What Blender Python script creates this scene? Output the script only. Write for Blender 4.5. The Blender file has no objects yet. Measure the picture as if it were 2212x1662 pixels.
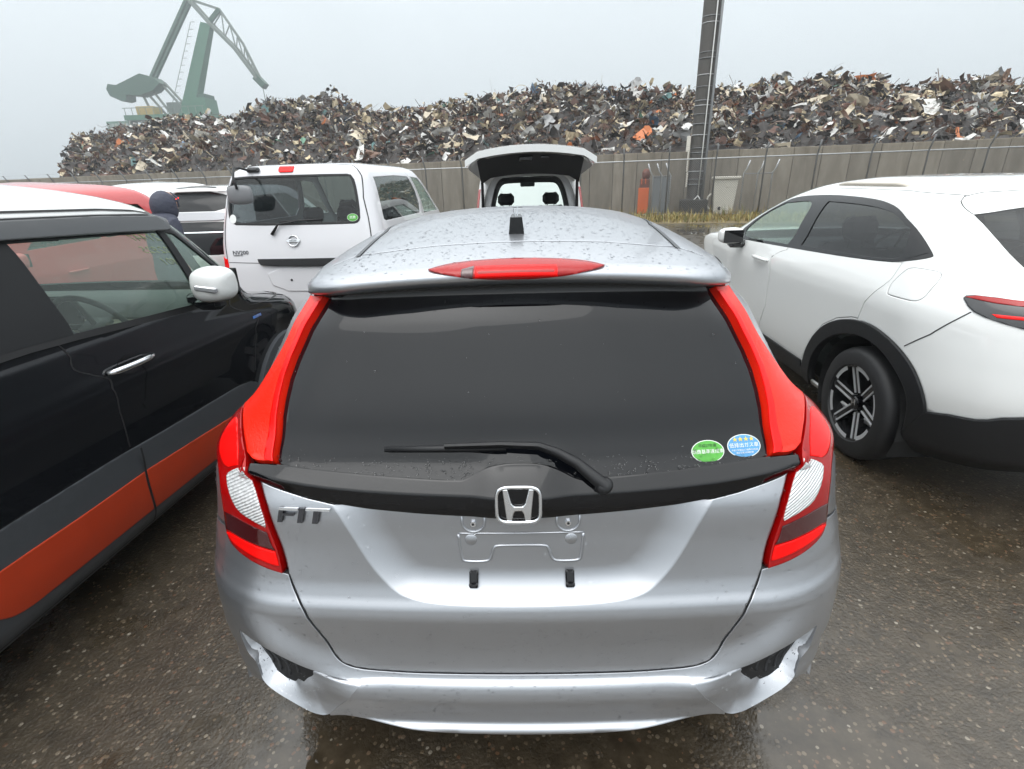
import bpy, bmesh, math, random
import numpy as np
from mathutils import Vector, Matrix
from mathutils.geometry import delaunay_2d_cdt
R = math.radians
scene = bpy.context.scene
COL = scene.collection

# ------------------------------------------------------------------ camera
cam_data = bpy.data.cameras.new('camera')
cam = bpy.data.objects.new('camera', cam_data); COL.objects.link(cam)
cam_data.sensor_width = 36.0
cam_data.lens = 36.0 * 1098.0 / 2212.0
cam_data.clip_start = 0.02; cam_data.clip_end = 3000
def cam_basis(heading, pitch, roll):
    cp, sp = math.cos(pitch), math.sin(pitch)
    f = Vector((math.sin(heading)*cp, math.cos(heading)*cp, -sp)); r = Vector((math.cos(heading), -math.sin(heading), 0)); u = r.cross(f)
    c, s = math.cos(roll), math.sin(roll)
    return c*r + s*u, -s*r + c*u, f
cr_, cu_, cf_ = cam_basis(R(-1.59), math.atan(441/1098), R(-1.73))
cam.matrix_world = Matrix(((cr_.x, cu_.x, -cf_.x, .015), (cr_.y, cu_.y, -cf_.y, -.88), (cr_.z, cu_.z, -cf_.z, 1.62), (0, 0, 0, 1)))
scene.camera = cam

# ------------------------------------------------------------------ sky, sun, exposure
SUN_EL, SUN_AZ = R(68), R(207)      # veiled sun behind the photographer
world = bpy.data.worlds.new('World'); scene.world = world; world.use_nodes = True
nt = world.node_tree; nt.nodes.clear()
sky = nt.nodes.new('ShaderNodeTexSky'); sky.sky_type = 'NISHITA'; sky.sun_disc = False
sky.sun_elevation = SUN_EL; sky.sun_rotation = SUN_AZ; sky.dust_density = 6; sky.air_density = 1.2
hs = nt.nodes.new('ShaderNodeHueSaturation'); hs.inputs['Saturation'].default_value = .12
nt.links.new(sky.outputs[0], hs.inputs['Color'])
bgs = nt.nodes.new('ShaderNodeBackground'); bgs.inputs['Strength'].default_value = .05
nt.links.new(hs.outputs[0], bgs.inputs['Color'])
# even rain-cloud layer, a little brighter overhead, broken by very soft cloud shapes
geo = nt.nodes.new('ShaderNodeTexCoord'); sep = nt.nodes.new('ShaderNodeSeparateXYZ'); nt.links.new(geo.outputs['Generated'], sep.inputs[0])
noi = nt.nodes.new('ShaderNodeTexNoise'); noi.inputs['Scale'].default_value = 2.2; noi.inputs['Detail'].default_value = 4; noi.inputs['Distortion'].default_value = .4
nt.links.new(geo.outputs['Generated'], noi.inputs['Vector'])
ramp = nt.nodes.new('ShaderNodeValToRGB'); cr = ramp.color_ramp
cr.elements[0].position = 0; cr.elements[0].color = (.61, .675, .715, 1)
cr.elements[1].position = 1; cr.elements[1].color = (2.15, 2.22, 2.25, 1)
e_ = cr.elements.new(.25); e_.color = (.71, .785, .83, 1)
e_ = cr.elements.new(.6); e_.color = (1.55, 1.63, 1.66, 1)
nt.links.new(sep.outputs['Z'], ramp.inputs[0])
mr = nt.nodes.new('ShaderNodeMapRange'); mr.inputs['From Min'].default_value = .3; mr.inputs['From Max'].default_value = .7; mr.inputs['To Min'].default_value = .93; mr.inputs['To Max'].default_value = 1.05
nt.links.new(noi.outputs[0], mr.inputs[0])
mul = nt.nodes.new('ShaderNodeVectorMath'); mul.operation = 'SCALE'
nt.links.new(ramp.outputs[0], mul.inputs[0]); nt.links.new(mr.outputs[0], mul.inputs['Scale'])
bgc = nt.nodes.new('ShaderNodeBackground'); bgc.inputs['Strength'].default_value = .92
nt.links.new(mul.outputs[0], bgc.inputs['Color'])
add = nt.nodes.new('ShaderNodeAddShader'); nt.links.new(bgs.outputs[0], add.inputs[0]); nt.links.new(bgc.outputs[0], add.inputs[1])
wo = nt.nodes.new('ShaderNodeOutputWorld'); nt.links.new(add.outputs[0], wo.inputs[0])
sl = bpy.data.lights.new('sun', 'SUN'); sl.energy = .6; sl.angle = R(50); sl.color = (1, .98, .95)
sun = bpy.data.objects.new('sun', sl); COL.objects.link(sun)
sun.rotation_euler = Vector((-math.sin(SUN_AZ)*math.cos(SUN_EL), -math.cos(SUN_AZ)*math.cos(SUN_EL), -math.sin(SUN_EL))).to_track_quat('-Z', 'Y').to_euler()
vs = scene.view_settings; vs.view_transform = 'Standard'; vs.look = 'None'; vs.exposure = .20; vs.gamma = 1; vs.use_curve_mapping = False
scene.render.film_transparent = False
cy = scene.cycles; cy.use_denoising = True; cy.max_bounces = 8; cy.transparent_max_bounces = 16; cy.caustics_reflective = False; cy.caustics_refractive = False
cy.volume_bounces = 0; cy.sample_clamp_indirect = 6
# ------------------------------------------------------------------ helpers: objects
def link(name, mesh, parent=None, mat=None, loc=None):
    o = bpy.data.objects.new(name, mesh); COL.objects.link(o)
    if parent is not None: o.parent = parent
    if loc is not None: o.location = loc
    if mat is not None and mesh is not None:
        mesh.materials.clear(); mesh.materials.append(mat)
    return o
def thing(name, label, cat, loc=(0, 0, 0), rz=0, group=None):
    o = bpy.data.objects.new(name, None); COL.objects.link(o); o.location = loc; o.rotation_euler = (0, 0, rz); o.empty_display_size = .2
    return tag(o, label, cat, group)
def tag(o, label=None, cat=None, group=None, kind=None):
    if label: o['label'] = label
    if cat: o['category'] = cat
    if group: o['group'] = group
    if kind: o['kind'] = kind
    return o
class MB:
    """collects verts and faces for one mesh object"""
    def __init__(self): self.v = []; self.f = []; self.m = []
    def add(self, vs, fs, mi=0):
        n = len(self.v); self.v += [tuple(p) for p in vs]; self.f += [tuple(i+n for i in f) for f in fs]; self.m += [mi]*len(fs); return self
    def box(self, c, s, rot=None, mi=0, bev=0):
        x, y, z = s[0]/2, s[1]/2, s[2]/2
        if bev:
            b = min(bev, x*.9, y*.9, z*.9); P = []
            for sz, i in ((-1, 1), (-1, 0), (1, 0), (1, 1)):
                zz = sz*(z if i else z-b); k = b if i else 0
                for (sx, sy, dx, dy) in ((-1,-1,b,0),(1,-1,-b,0),(1,-1,0,b),(1,1,0,-b),(1,1,-b,0),(-1,1,b,0),(-1,1,0,-b),(-1,-1,0,b)):
                    P.append(Vector((sx*(x-k)+dx, sy*(y-k)+dy, zz)))
            F = [tuple(range(7, -1, -1)), tuple(range(24, 32))]
            for r in range(3):
                for j in range(8): F.append((r*8+j, r*8+(j+1) % 8, r*8+8+(j+1) % 8, r*8+8+j))
        else:
            P = [Vector((sx*x, sy*y, sz*z)) for sz in (-1, 1) for sx, sy in ((-1,-1),(1,-1),(1,1),(-1,1))]
            F = [(3,2,1,0),(4,5,6,7),(0,1,5,4),(1,2,6,5),(2,3,7,6),(3,0,4,7)]
        if rot is not None: P = [rot @ p for p in P]
        return self.add([p+Vector(c) for p in P], F, mi)
    def tube(self, pts, r, n=8, mi=0, cap=True):
        pts = [Vector(p) for p in pts]; rs = r if hasattr(r, '__len__') else [r]*len(pts); base = len(self.v); up = None
        for i, p in enumerate(pts):
            d = (pts[min(i+1, len(pts)-1)]-pts[max(i-1, 0)]).normalized()
            if up is None: up = d.orthogonal().normalized()
            up = (up-d*up.dot(d)).normalized(); w = d.cross(up)
            for k in range(n):
                a = 2*math.pi*k/n; q = p+(up*math.cos(a)+w*math.sin(a))*rs[i]; self.v.append(tuple(q))
        for i in range(len(pts)-1):
            for k in range(n):
                self.f.append((base+i*n+k, base+i*n+(k+1) % n, base+(i+1)*n+(k+1) % n, base+(i+1)*n+k)); self.m.append(mi)
        if cap:
            self.f.append(tuple(base+k for k in range(n-1, -1, -1))); self.m.append(mi)
            self.f.append(tuple(base+(len(pts)-1)*n+k for k in range(n))); self.m.append(mi)
        return self
    def lathe(self, prof, n=32, axis='x', c=(0, 0, 0), mi=0):
        base = len(self.v); c = Vector(c)
        for (r, h) in prof:
            for k in range(n):
                a = 2*math.pi*k/n; u, v = r*math.cos(a), r*math.sin(a)
                self.v.append(tuple(c+(Vector((h, u, v)) if axis == 'x' else Vector((u, v, h)) if axis == 'z' else Vector((u, h, v)))))
        for i in range(len(prof)-1):
            for k in range(n):
                self.f.append((base+i*n+k, base+i*n+(k+1) % n, base+(i+1)*n+(k+1) % n, base+(i+1)*n+k)); self.m.append(mi)
        return self
    def prism(self, poly, h, M=None, mi=0):
        """poly in local XY, extruded from 0 to h along local Z"""
        n = len(poly); P = [Vector((x, y, 0)) for x, y in poly]+[Vector((x, y, h)) for x, y in poly]
        if M is not None: P = [M @ p for p in P]
        return self.add(P, [tuple(range(n-1, -1, -1)), tuple(range(n, 2*n))]+[(i, (i+1) % n, n+(i+1) % n, n+i) for i in range(n)], mi)
    def mesh(self, name, smooth=False, ang=None):
        me = bpy.data.meshes.new(name); me.from_pydata(self.v, [], self.f)
        if any(self.m): me.polygons.foreach_set('material_index', self.m)
        if smooth or ang is not None: me.polygons.foreach_set('use_smooth', [True]*len(me.polygons))
        if ang is not None: me.set_sharp_from_angle(angle=R(ang))
        me.update(); return me
    def build(self, name, mat=None, parent=None, smooth=False, ang=None, loc=None, mats=None):
        me = self.mesh(name, smooth, ang); o = link(name, me, parent, None, loc)
        for m in (mats or ([mat] if mat else [])): me.materials.append(m)
        return o
def fix_normals(o):
    bm = bmesh.new(); bm.from_mesh(o.data); bmesh.ops.recalc_face_normals(bm, faces=bm.faces); bm.to_mesh(o.data); bm.free(); return o
def copy_tree(o, parent=None):
    c = o.copy(); COL.objects.link(c)
    if parent is not None: c.parent = parent
    for ch in list(o.children): copy_tree(ch, c)
    return c
def text_mesh(s, size, ext=.001, mirror=False):
    cu = bpy.data.curves.new('txt', 'FONT'); cu.body = s; cu.size = size; cu.extrude = ext; cu.align_x = 'CENTER'; cu.align_y = 'CENTER'; cu.resolution_u = 2
    ob = bpy.data.objects.new('txt', cu); COL.objects.link(ob); bpy.context.view_layer.update()
    me = bpy.data.meshes.new_from_object(ob.evaluated_get(bpy.context.evaluated_depsgraph_get()))
    bpy.data.objects.remove(ob); bpy.data.curves.remove(cu)
    if mirror: me.transform(Matrix.Scale(-1, 4, (1, 0, 0)))
    return me

# ------------------------------------------------------------------ helpers: materials
MATS = {}
def mat(name, col=(.5, .5, .5), rough=.5, metal=0, coat=0, spec=.5, **kw):
    if name in MATS: return MATS[name]
    m = bpy.data.materials.new(name); m.use_nodes = True; b = m.node_tree.nodes['Principled BSDF']
    b.inputs['Base Color'].default_value = (*col, 1); b.inputs['Roughness'].default_value = rough; b.inputs['Metallic'].default_value = metal
    b.inputs['Coat Weight'].default_value = coat; b.inputs['Coat Roughness'].default_value = kw.get('coat_rough', .04); b.inputs['Specular IOR Level'].default_value = spec
    if 'emit' in kw: b.inputs['Emission Color'].default_value = (*kw['emit'], 1); b.inputs['Emission Strength'].default_value = kw.get('emit_s', 1)
    MATS[name] = m
    n = m.node_tree.nodes; l = m.node_tree.links
    if 'var' in kw:      # colour and roughness variation from object-space noise
        sc, amt = kw['var'][:2]
        tc = n.new('ShaderNodeTexCoord'); nz = n.new('ShaderNodeTexNoise'); nz.inputs['Scale'].default_value = sc; nz.inputs['Detail'].default_value = 6; nz.inputs['Roughness'].default_value = .65
        l.new(tc.outputs['Object'], nz.inputs['Vector'])
        mx = n.new('ShaderNodeMix'); mx.data_type = 'RGBA'
        mx.inputs[6].default_value = (*[c*(1-amt) for c in col], 1); mx.inputs[7].default_value = (*[min(1, c*(1+amt)) for c in col], 1)
        l.new(nz.outputs[0], mx.inputs[0]); l.new(mx.outputs[2], b.inputs['Base Color'])
        rr = n.new('ShaderNodeMapRange'); rr.inputs['To Min'].default_value = max(.02, rough-.12); rr.inputs['To Max'].default_value = min(1, rough+.12)
        l.new(nz.outputs[0], rr.inputs[0]); l.new(rr.outputs[0], b.inputs['Roughness'])
    if 'bump' in kw:
        sc, st = kw['bump'][:2]
        tc = n.new('ShaderNodeTexCoord'); nz = n.new('ShaderNodeTexNoise'); nz.inputs['Scale'].default_value = sc; nz.inputs['Detail'].default_value = 4
        l.new(tc.outputs['Object'], nz.inputs['Vector']); bp = n.new('ShaderNodeBump'); bp.inputs['Strength'].default_value = st; bp.inputs['Distance'].default_value = kw['bump'][2] if len(kw['bump']) > 2 else .01
        l.new(nz.outputs[0], bp.inputs['Height']); l.new(bp.outputs[0], b.inputs['Normal'])
    return m
def glass(name, tint, refl=1.0, rough=.0, mist=0):
    if name in MATS: return MATS[name]
    m = bpy.data.materials.new(name); m.use_nodes = True; n = m.node_tree.nodes; l = m.node_tree.links; n.clear()
    tr = n.new('ShaderNodeBsdfTransparent'); tr.inputs[0].default_value = (*tint, 1)
    gl = n.new('ShaderNodeBsdfGlossy'); gl.inputs['Roughness'].default_value = rough; gl.inputs[0].default_value = (refl, refl, refl, 1)
    fr = n.new('ShaderNodeFresnel'); ge = n.new('ShaderNodeNewGeometry'); ma = n.new('ShaderNodeMath'); ma.operation = 'MULTIPLY_ADD'; ma.inputs[1].default_value = 1/1.5-1.5; ma.inputs[2].default_value = 1.5      # a thin pane: same reflection from both faces
    l.new(ge.outputs['Backfacing'], ma.inputs[0]); l.new(ma.outputs[0], fr.inputs[0])
    mx = n.new('ShaderNodeMixShader'); l.new(fr.outputs[0], mx.inputs[0]); l.new(tr.outputs[0], mx.inputs[1]); l.new(gl.outputs[0], mx.inputs[2])
    out = mx
    if mist:      # breath and rain mist on the pane scatters some light
        tl = n.new('ShaderNodeBsdfTranslucent'); tl.inputs[0].default_value = (.72, .86, .78, 1); df = n.new('ShaderNodeBsdfDiffuse'); df.inputs[0].default_value = (.55, .66, .60, 1); m0 = n.new('ShaderNodeMixShader'); m0.inputs[0].default_value = .5; l.new(tl.outputs[0], m0.inputs[1]); l.new(df.outputs[0], m0.inputs[2])
        out = n.new('ShaderNodeMixShader'); out.inputs[0].default_value = mist; l.new(mx.outputs[0], out.inputs[1]); l.new(m0.outputs[0], out.inputs[2])
    o = n.new('ShaderNodeOutputMaterial'); l.new(out.outputs[0], o.inputs[0]); MATS[name] = m; return m
def paint(name, col, metal=0, rough=.35, coat=1.0, beads=0):
    """car paint under clear coat, wet: fine orange peel plus flattened rain film"""
    m = mat(name, col, rough, metal, coat, .5 if metal else .0 if max(col) < .05 else .2)
    n = m.node_tree.nodes; l = m.node_tree.links; b = n['Principled BSDF']
    tc = n.new('ShaderNodeTexCoord')
    if metal:
        nz = n.new('ShaderNodeTexNoise'); nz.inputs['Scale'].default_value = 900; l.new(tc.outputs['Object'], nz.inputs['Vector'])
        mx = n.new('ShaderNodeMapRange'); mx.inputs['To Min'].default_value = rough-.05; mx.inputs['To Max'].default_value = rough+.05; l.new(nz.outputs[0], mx.inputs[0]); l.new(mx.outputs[0], b.inputs['Roughness'])
    return m
# ------------------------------------------------------------------ car shells
def pchip(x, y, q):
    x=np.asarray(x,float); y=np.asarray(y,float); q=np.asarray(q,float)
    h=np.diff(x); d=np.diff(y)/h; m=np.zeros_like(y)
    m[0]=d[0]; m[-1]=d[-1]
    for i in range(1,len(x)-1):
        if d[i-1]*d[i]>0:
            w1=2*h[i]+h[i-1]; w2=h[i]+2*h[i-1]; m[i]=(w1+w2)/(w1/d[i-1]+w2/d[i])
    k=np.clip(np.searchsorted(x,q)-1,0,len(x)-2); t=np.clip((q-x[k])/h[k],0,1); hk=h[k]
    return ((2*t**3-3*t**2+1)*y[k]+(t**3-2*t**2+t)*hk*m[k]+(-2*t**3+3*t**2)*y[k+1]+(t**3-t**2)*hk*m[k+1])
def sstep(a,b,x):
    t=np.clip((x-a)/(b-a),0,1); return t*t*(3-2*t)
class Shell:
    """stack of rounded plan outlines; s runs round the plan from the rear centre, t runs up the profile"""
    def __init__(self, cols, rows, S=(.5,.9,3.4,3.8,4.3), post=None):
        a=np.array([r if len(r)==len(cols) else list(r) for r in rows],float)
        self.t=a[:,0]; self.c={n:a[:,i] for i,n in enumerate(cols)}; self.S=S; self.post=post; self.cols=cols
    def par(self,n,t,default):
        return pchip(self.t,self.c[n],t) if n in self.c else np.full_like(t,default)
    def base(self,s,t):
        s=np.asarray(s,float); t=np.asarray(t,float); s,t=np.broadcast_arrays(s,t)
        z=self.par('z',t,0); W=self.par('W',t,.8); Yr=self.par('Yr',t,0); Yf=self.par('Yf',t,4)
        rx=self.par('rx',t,.25); ry=self.par('ry',t,.25); fx=self.par('fx',t,.3); fy=self.par('fy',t,.3)
        cr=self.par('cr',t,.05); cf=self.par('cf',t,.1); sc=self.par('sc',t,0.02)
        a=np.abs(s); sg=np.where(s<0,-1.,1.); S=self.S
        rx=np.minimum(rx,W); fx=np.minimum(fx,W)
        q1=np.clip(a/S[0],0,1); th=np.clip((a-S[0])/(S[1]-S[0]),0,1)*np.pi/2
        q=np.clip((a-S[1])/(S[2]-S[1]),0,1); tf=np.clip((a-S[2])/(S[3]-S[2]),0,1)*np.pi/2; q4=np.clip((a-S[3])/(S[4]-S[3]),0,1)
        x=(W-rx)*q1+rx*np.sin(th)-fx*(1-np.cos(tf))-(W-fx)*q4
        y0=Yr+ry; y1=Yf-fy
        y=Yr+ry*(1-np.cos(th))+(y1-y0)*q+fy*np.sin(tf)
        r=np.where(W>1e-6,x/np.maximum(W,1e-6),0)**2
        y=y+cr*r*(1-q)-cf*r*q
        ym=(Yr+Yf)/2; L=np.maximum((Yf-Yr)/2,.05)
        x=x*(1-sc*np.abs((y-ym)/L)**3)
        return np.stack([sg*x,y,z],-1)
    def P(self,s,t):
        p=self.base(s,t)
        return self.post(np.asarray(s,float),np.asarray(t,float),p) if self.post else p
    def N(self,s,t,e=.0015):
        s=np.asarray(s,float);t=np.asarray(t,float)
        tl=np.clip(t-e,self.t[0],self.t[-1]);th=np.clip(t+e,self.t[0],self.t[-1])
        ds=self.P(s+e,t)-self.P(s-e,t); dt=self.P(s,th)-self.P(s,tl)
        n=np.cross(ds,dt); l=np.linalg.norm(n,axis=-1,keepdims=True)
        return n/np.maximum(l,1e-12)

def in_poly(q, poly):
    q = np.asarray(q); x, y = q[:, 0], q[:, 1]; p = np.asarray(poly); ins = np.zeros(len(q), bool)
    x0, y0 = p[:, 0], p[:, 1]; x1, y1 = np.roll(x0, -1), np.roll(y0, -1)
    for a, b, c, d in zip(x0, y0, x1, y1):
        if b == d: continue
        k = (b > y) != (d > y); ins ^= k & (x < (c-a)*(y-b)/(d-b)+a)
    return ins
def seg_dist(q, poly, closed=True):
    q = np.asarray(q, float); p = np.asarray(poly, float); e = np.roll(p, -1, 0) if closed else p[1:]; s = p if closed else p[:-1]; best = np.full(len(q), 1e9)
    for a, b in zip(s, e):
        d = b-a; L = (d*d).sum()
        t = np.clip(((q-a)@d)/L, 0, 1) if L > 0 else np.zeros(len(q))
        best = np.minimum(best, np.hypot(*(q-(a+t[:, None]*d)).T))
    return best
def resample(poly, h, closed=True):
    p = np.asarray(poly, float); out = []
    n = len(p); rng = range(n if closed else n-1)
    for i in rng:
        a, b = p[i], p[(i+1) % n]; k = max(1, int(math.ceil(np.hypot(*(b-a))/h)))
        for j in range(k): out.append(a+(b-a)*j/k)
    if not closed: out.append(p[-1])
    return np.array(out)
def smooth_poly(poly, closed=True, it=1, corner=60):
    """Chaikin corner cutting that leaves true corners alone"""
    p = [np.array(q, float) for q in poly]
    for _ in range(it):
        n = len(p); out = []
        for i in range(n):
            a, b, c = p[i-1], p[i], p[(i+1) % n]
            if not closed and i in (0, n-1): out.append(b); continue
            u, v = b-a, c-b; lu, lv = np.hypot(*u), np.hypot(*v)
            ang = math.degrees(math.acos(np.clip((u@v)/max(lu*lv, 1e-12), -1, 1)))
            if ang > corner: out.append(b)
            else: out += [b-.25*u, b+.25*v]
        p = out
    return np.array(p)
def offset_poly(poly, d):
    """grow (d>0) or shrink a closed polygon"""
    p = np.asarray(poly, float); x, y = p[:, 0], p[:, 1]
    if (x*np.roll(y, -1)-np.roll(x, -1)*y).sum() < 0: d = -d
    e = np.roll(p, -1, 0)-p; L = np.maximum(np.hypot(*e.T), 1e-9); nn = np.stack([e[:, 1], -e[:, 0]], 1)/L[:, None]
    m = nn+np.roll(nn, 1, 0); k = np.maximum((m*m).sum(1)/2, .35); return p+d*m/k[:, None]
def mirror(poly): return [(-a, b) for a, b in poly][::-1]
# ------------------------------------------------------------------ panels cut out of a shell
def panel(sh, name, poly, m, parent, off=0.0, h=.03, holes=(), lip=.012, edge=.6, flat=False, offfn=None, lines=(), hole_edge=True):
    """one mesh cut out of shell sh along poly (s,t), with holes; border folded inwards by lip"""
    poly = np.asarray(poly, float); loops = [resample(poly, h)]+[resample(q, h) for q in holes]
    lo, hi = poly.min(0), poly.max(0); ry = h*.866
    gx, gy = np.meshgrid(np.arange(lo[0]+h*.5, hi[0], h), np.arange(lo[1]+ry*.5, hi[1], ry)); gx = gx+((np.arange(gx.shape[0]) % 2)*h*.5)[:, None]
    g = np.stack([gx.ravel(), gy.ravel()], 1)
    k = in_poly(g, poly)
    for q in holes: k &= ~in_poly(g, q)
    g = g[k]
    if len(g):
        k = seg_dist(g, poly) > h*.45
        for q in holes: k &= seg_dist(g, q) > h*.45
        g = g[k]
    vs = []; ed = []
    for L in loops:
        b = len(vs); n = len(L); vs += [Vector(p) for p in L]; ed += [(b+i, b+(i+1) % n) for i in range(n)]
    if edge:      # keep the rounded border shading to a narrow rim
        lines = list(lines)
        for q, sgn in [(poly, -1)]+[(np.asarray(q, float), 1) for q in holes if hole_edge]:
            w = min(.006, h*.35); r_ = offset_poly(resample(q, h), sgn*w); lines.append(np.vstack([r_, r_[:1]]))
    for q in lines:
        L = resample(q, h, False); k = in_poly(L, poly) & (seg_dist(L, poly) > .0015)
        for hq in holes: k &= ~in_poly(L, hq) & (seg_dist(L, hq) > .0015)
        L = L[k]
        if len(L) > 1:
            b = len(vs); vs += [Vector(p) for p in L]; ed += [(b+i, b+i+1) for i in range(len(L)-1) if np.hypot(*(L[i+1]-L[i])) < 1.6*h]
            if len(g): g = g[seg_dist(g, L, False) > h*.4]
    vs += [Vector(p) for p in g]
    ov, oe, of, *_ = delaunay_2d_cdt(vs, ed, [], 0, 1e-6, False)
    V2 = np.array([(v[0], v[1]) for v in ov]); F = np.array([f for f in of if len(f) == 3])
    cen = V2[F].mean(1); k = in_poly(cen, poly)
    for q in holes: k &= ~in_poly(cen, q)
    F = F[k]
    a, b, c = V2[F[:, 0]], V2[F[:, 1]], V2[F[:, 2]]
    ar = (b[:, 0]-a[:, 0])*(c[:, 1]-a[:, 1])-(b[:, 1]-a[:, 1])*(c[:, 0]-a[:, 0])
    F[ar < 0] = F[ar < 0][:, ::-1]; F = F[np.abs(ar) > 1e-10]
    us, inv = np.unique(F, return_inverse=True); F = inv.reshape(F.shape); V2 = V2[us]
    s, t = V2[:, 0], V2[:, 1]; P = sh.P(s, t); N = sh.N(s, t)
    o = off if offfn is None else offfn(s, t)[:, None]
    P = P+N*o
    # border
    cnt = {}
    for f in F:
        for i in range(3):
            e = (f[i], f[(i+1) % 3]); cnt[e] = 1
    bd = [e for e in cnt if (e[1], e[0]) not in cnt]
    tm, sm = sh.t[-1]-.004, sh.S[4]-.002
    bd = [e for e in bd if not (V2[e[0], 1] > tm and V2[e[1], 1] > tm) and not (abs(V2[e[0], 0]) > sm and abs(V2[e[1], 0]) > sm)]      # roof pole and front seam are not edges
    verts = P.tolist(); faces = [tuple(map(int, f)) for f in F]; nor = N.copy()
    tang = np.zeros_like(P)
    if edge and bd:
        for i, j in bd:
            d = P[j]-P[i]; w = np.cross(d, N[i]); l = np.linalg.norm(w)
            if l > 1e-9: w /= l; tang[i] += w; tang[j] += w
        if not hole_edge:
            for q in holes: tang[seg_dist(V2, q) < 1e-4] = 0
        l = np.linalg.norm(tang, axis=1, keepdims=True); tang = np.where(l > 1e-6, tang/np.maximum(l, 1e-6), 0)
        nor = nor+edge*tang; nor /= np.linalg.norm(nor, axis=1, keepdims=True)
    nor = nor.tolist()
    if lip:
        mp = {}
        for i, j in bd:
            for q in (i, j):
                if q not in mp:
                    mp[q] = (len(verts), len(verts)+1); w = tang[q] if edge else N[q]
                    verts.append(P[q].tolist()); verts.append((P[q]-N[q]*lip).tolist()); nor += [w.tolist(), w.tolist()]
            faces.append((mp[i][0], mp[i][1], mp[j][1], mp[j][0]))
    me = bpy.data.meshes.new(name); me.from_pydata(verts, [], faces)
    me.polygons.foreach_set('use_smooth', [not flat]*len(me.polygons)); me.materials.append(m); me.update()
    if not flat: me.normals_split_custom_set_from_vertices(nor)
    o = bpy.data.objects.new(name, me); COL.objects.link(o); o.parent = parent
    return o
def frame_at(sh, s, t, off=0.0):
    """matrix with local X to the viewer's right along the shell, Y up the shell, Z outward"""
    s = np.array([s], float); t = np.array([t], float); P = sh.P(s, t)[0]; N = Vector(sh.N(s, t)[0])
    up = Vector((0, 0, 1)) if abs(N.z) < .9 else Vector((0, 1, 0)); up = (up-N*up.dot(N)).normalized(); x = up.cross(N)
    P = Vector(P)+N*off
    return Matrix(((x.x, up.x, N.x, P.x), (x.y, up.y, N.y, P.y), (x.z, up.z, N.z, P.z), (0, 0, 0, 1)))
def ribbon(sh, name, line, w, m, parent, off=-.006, h=.03):
    """narrow strip following a line (s,t) on the shell: the dark rubber seen in a shut line"""
    L = resample(line, h, False); d = np.gradient(L, axis=0); n = np.stack([-d[:, 1], d[:, 0]], 1); n /= np.maximum(np.hypot(*n.T), 1e-9)[:, None]
    A = L-n*w/2; B = L+n*w/2
    PA = sh.P(*A.T)+sh.N(*A.T)*off; PB = sh.P(*B.T)+sh.N(*B.T)*off
    me = bpy.data.meshes.new(name); k = len(L); me.from_pydata(PA.tolist()+PB.tolist(), [], [(i, i+1, k+i+1, k+i) for i in range(k-1)]); me.materials.append(m); me.update()
    o = bpy.data.objects.new(name, me); COL.objects.link(o); o.parent = parent; return o
def wheel(parent, c, r, w, side, style, M):
    """wheel part: tyre with rim (and spokes) as sub-parts; side=+1 faces +x"""
    rr = r*.68; t = w/2
    prof = [(rr*.97, -t*.9), (rr, -t), (r*.90, -t*1.02), (r*.97, -t*.86), (r, -t*.6), (r, t*.6), (r*.97, t*.86), (r*.90, t*1.02), (rr*1.02, t), (rr, t*.86), (rr*.96, t*.7)]
    prof = [(a, b*side) for a, b in prof]
    o = MB().lathe(prof, 40).build('wheel', M['tyre'], parent, ang=40, loc=c)
    for i in range(1): fix_normals(o)
    rim = MB().lathe([(a, b*side) for a, b in [(rr*1.0, t*.88), (rr*.95, t*.88), (rr*.93, t*.5), (rr*.9, -t*.6), (.02, -t*.6)]], 40)
    link('rim', rim.mesh('rim', ang=40), o, M['rim_dark'])
    sp = MB(); bl = MB(); n = 6 if style == 'six' else 5
    for i in range(n):
        a0 = 2*math.pi*i/n+.2
        for dd in ((-.019, .019, 0) if style == 'six' else (0,)):
            for q0, q1, hw in ((rr*.26, rr*.94, (.0045 if dd else .024) if style == 'six' else .028),):
                ca, sa = math.cos(a0), math.sin(a0); nl = Vector((0, -sa, ca))*dd; lift = 0 if dd or style != 'six' else -.006*side; SP = bl if (style == 'six' and not dd) else sp
                p0 = Vector((t*.62*side+lift, q0*ca, q0*sa))+nl; p1 = Vector((t*.78*side+lift, q1*ca, q1*sa))+nl; d = (p1-p0).normalized(); ww = d.cross(Vector((1, 0, 0))).normalized()*hw; dn = Vector((-.03*side, 0, 0))
                P = [p0-ww, p0+ww, p1+ww*1.1, p1-ww*1.1]; SP.add(P+[p+dn for p in P], [(0,1,2,3),(4,5,6,7),(0,1,5,4),(1,2,6,5),(2,3,7,6),(3,0,4,7)])
    fix_normals(link('spokes', sp.mesh('spokes'), o, M['rim']))
    if bl.v: fix_normals(link('spoke_bodies', bl.mesh('spoke_bodies'), o, M['rim_dark']))
    if style == 'six':
        for i in range(6):
            arc = MB()
            for j in range(6):
                a0 = 2*math.pi*i/6+.2+.22+j*.1; a1 = a0+.1
                pts = [Vector((x*side, q*math.cos(a), q*math.sin(a))) for x, q, a in ((t*.9, rr*.985, a0), (t*.9, rr*.985, a1), (t*.88, rr*.88, a1), (t*.88, rr*.88, a0))]
                arc.add(pts, [(0,1,2,3)])
            link('rim_segment', arc.mesh('rim_segment'), o, M['rim'])
    hub = MB().lathe([(a, b*side) for a, b in [(rr*.17, t*.4), (rr*.17, t*.72), (rr*.14, t*.78), (0.001, t*.79)]], 20)
    link('hub_cap', hub.mesh('hub_cap', ang=40), o, M['hub'])
    return o
C9=('t','z','W','Yr','Yf','rx','ry','cr','fx','fy')
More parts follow.
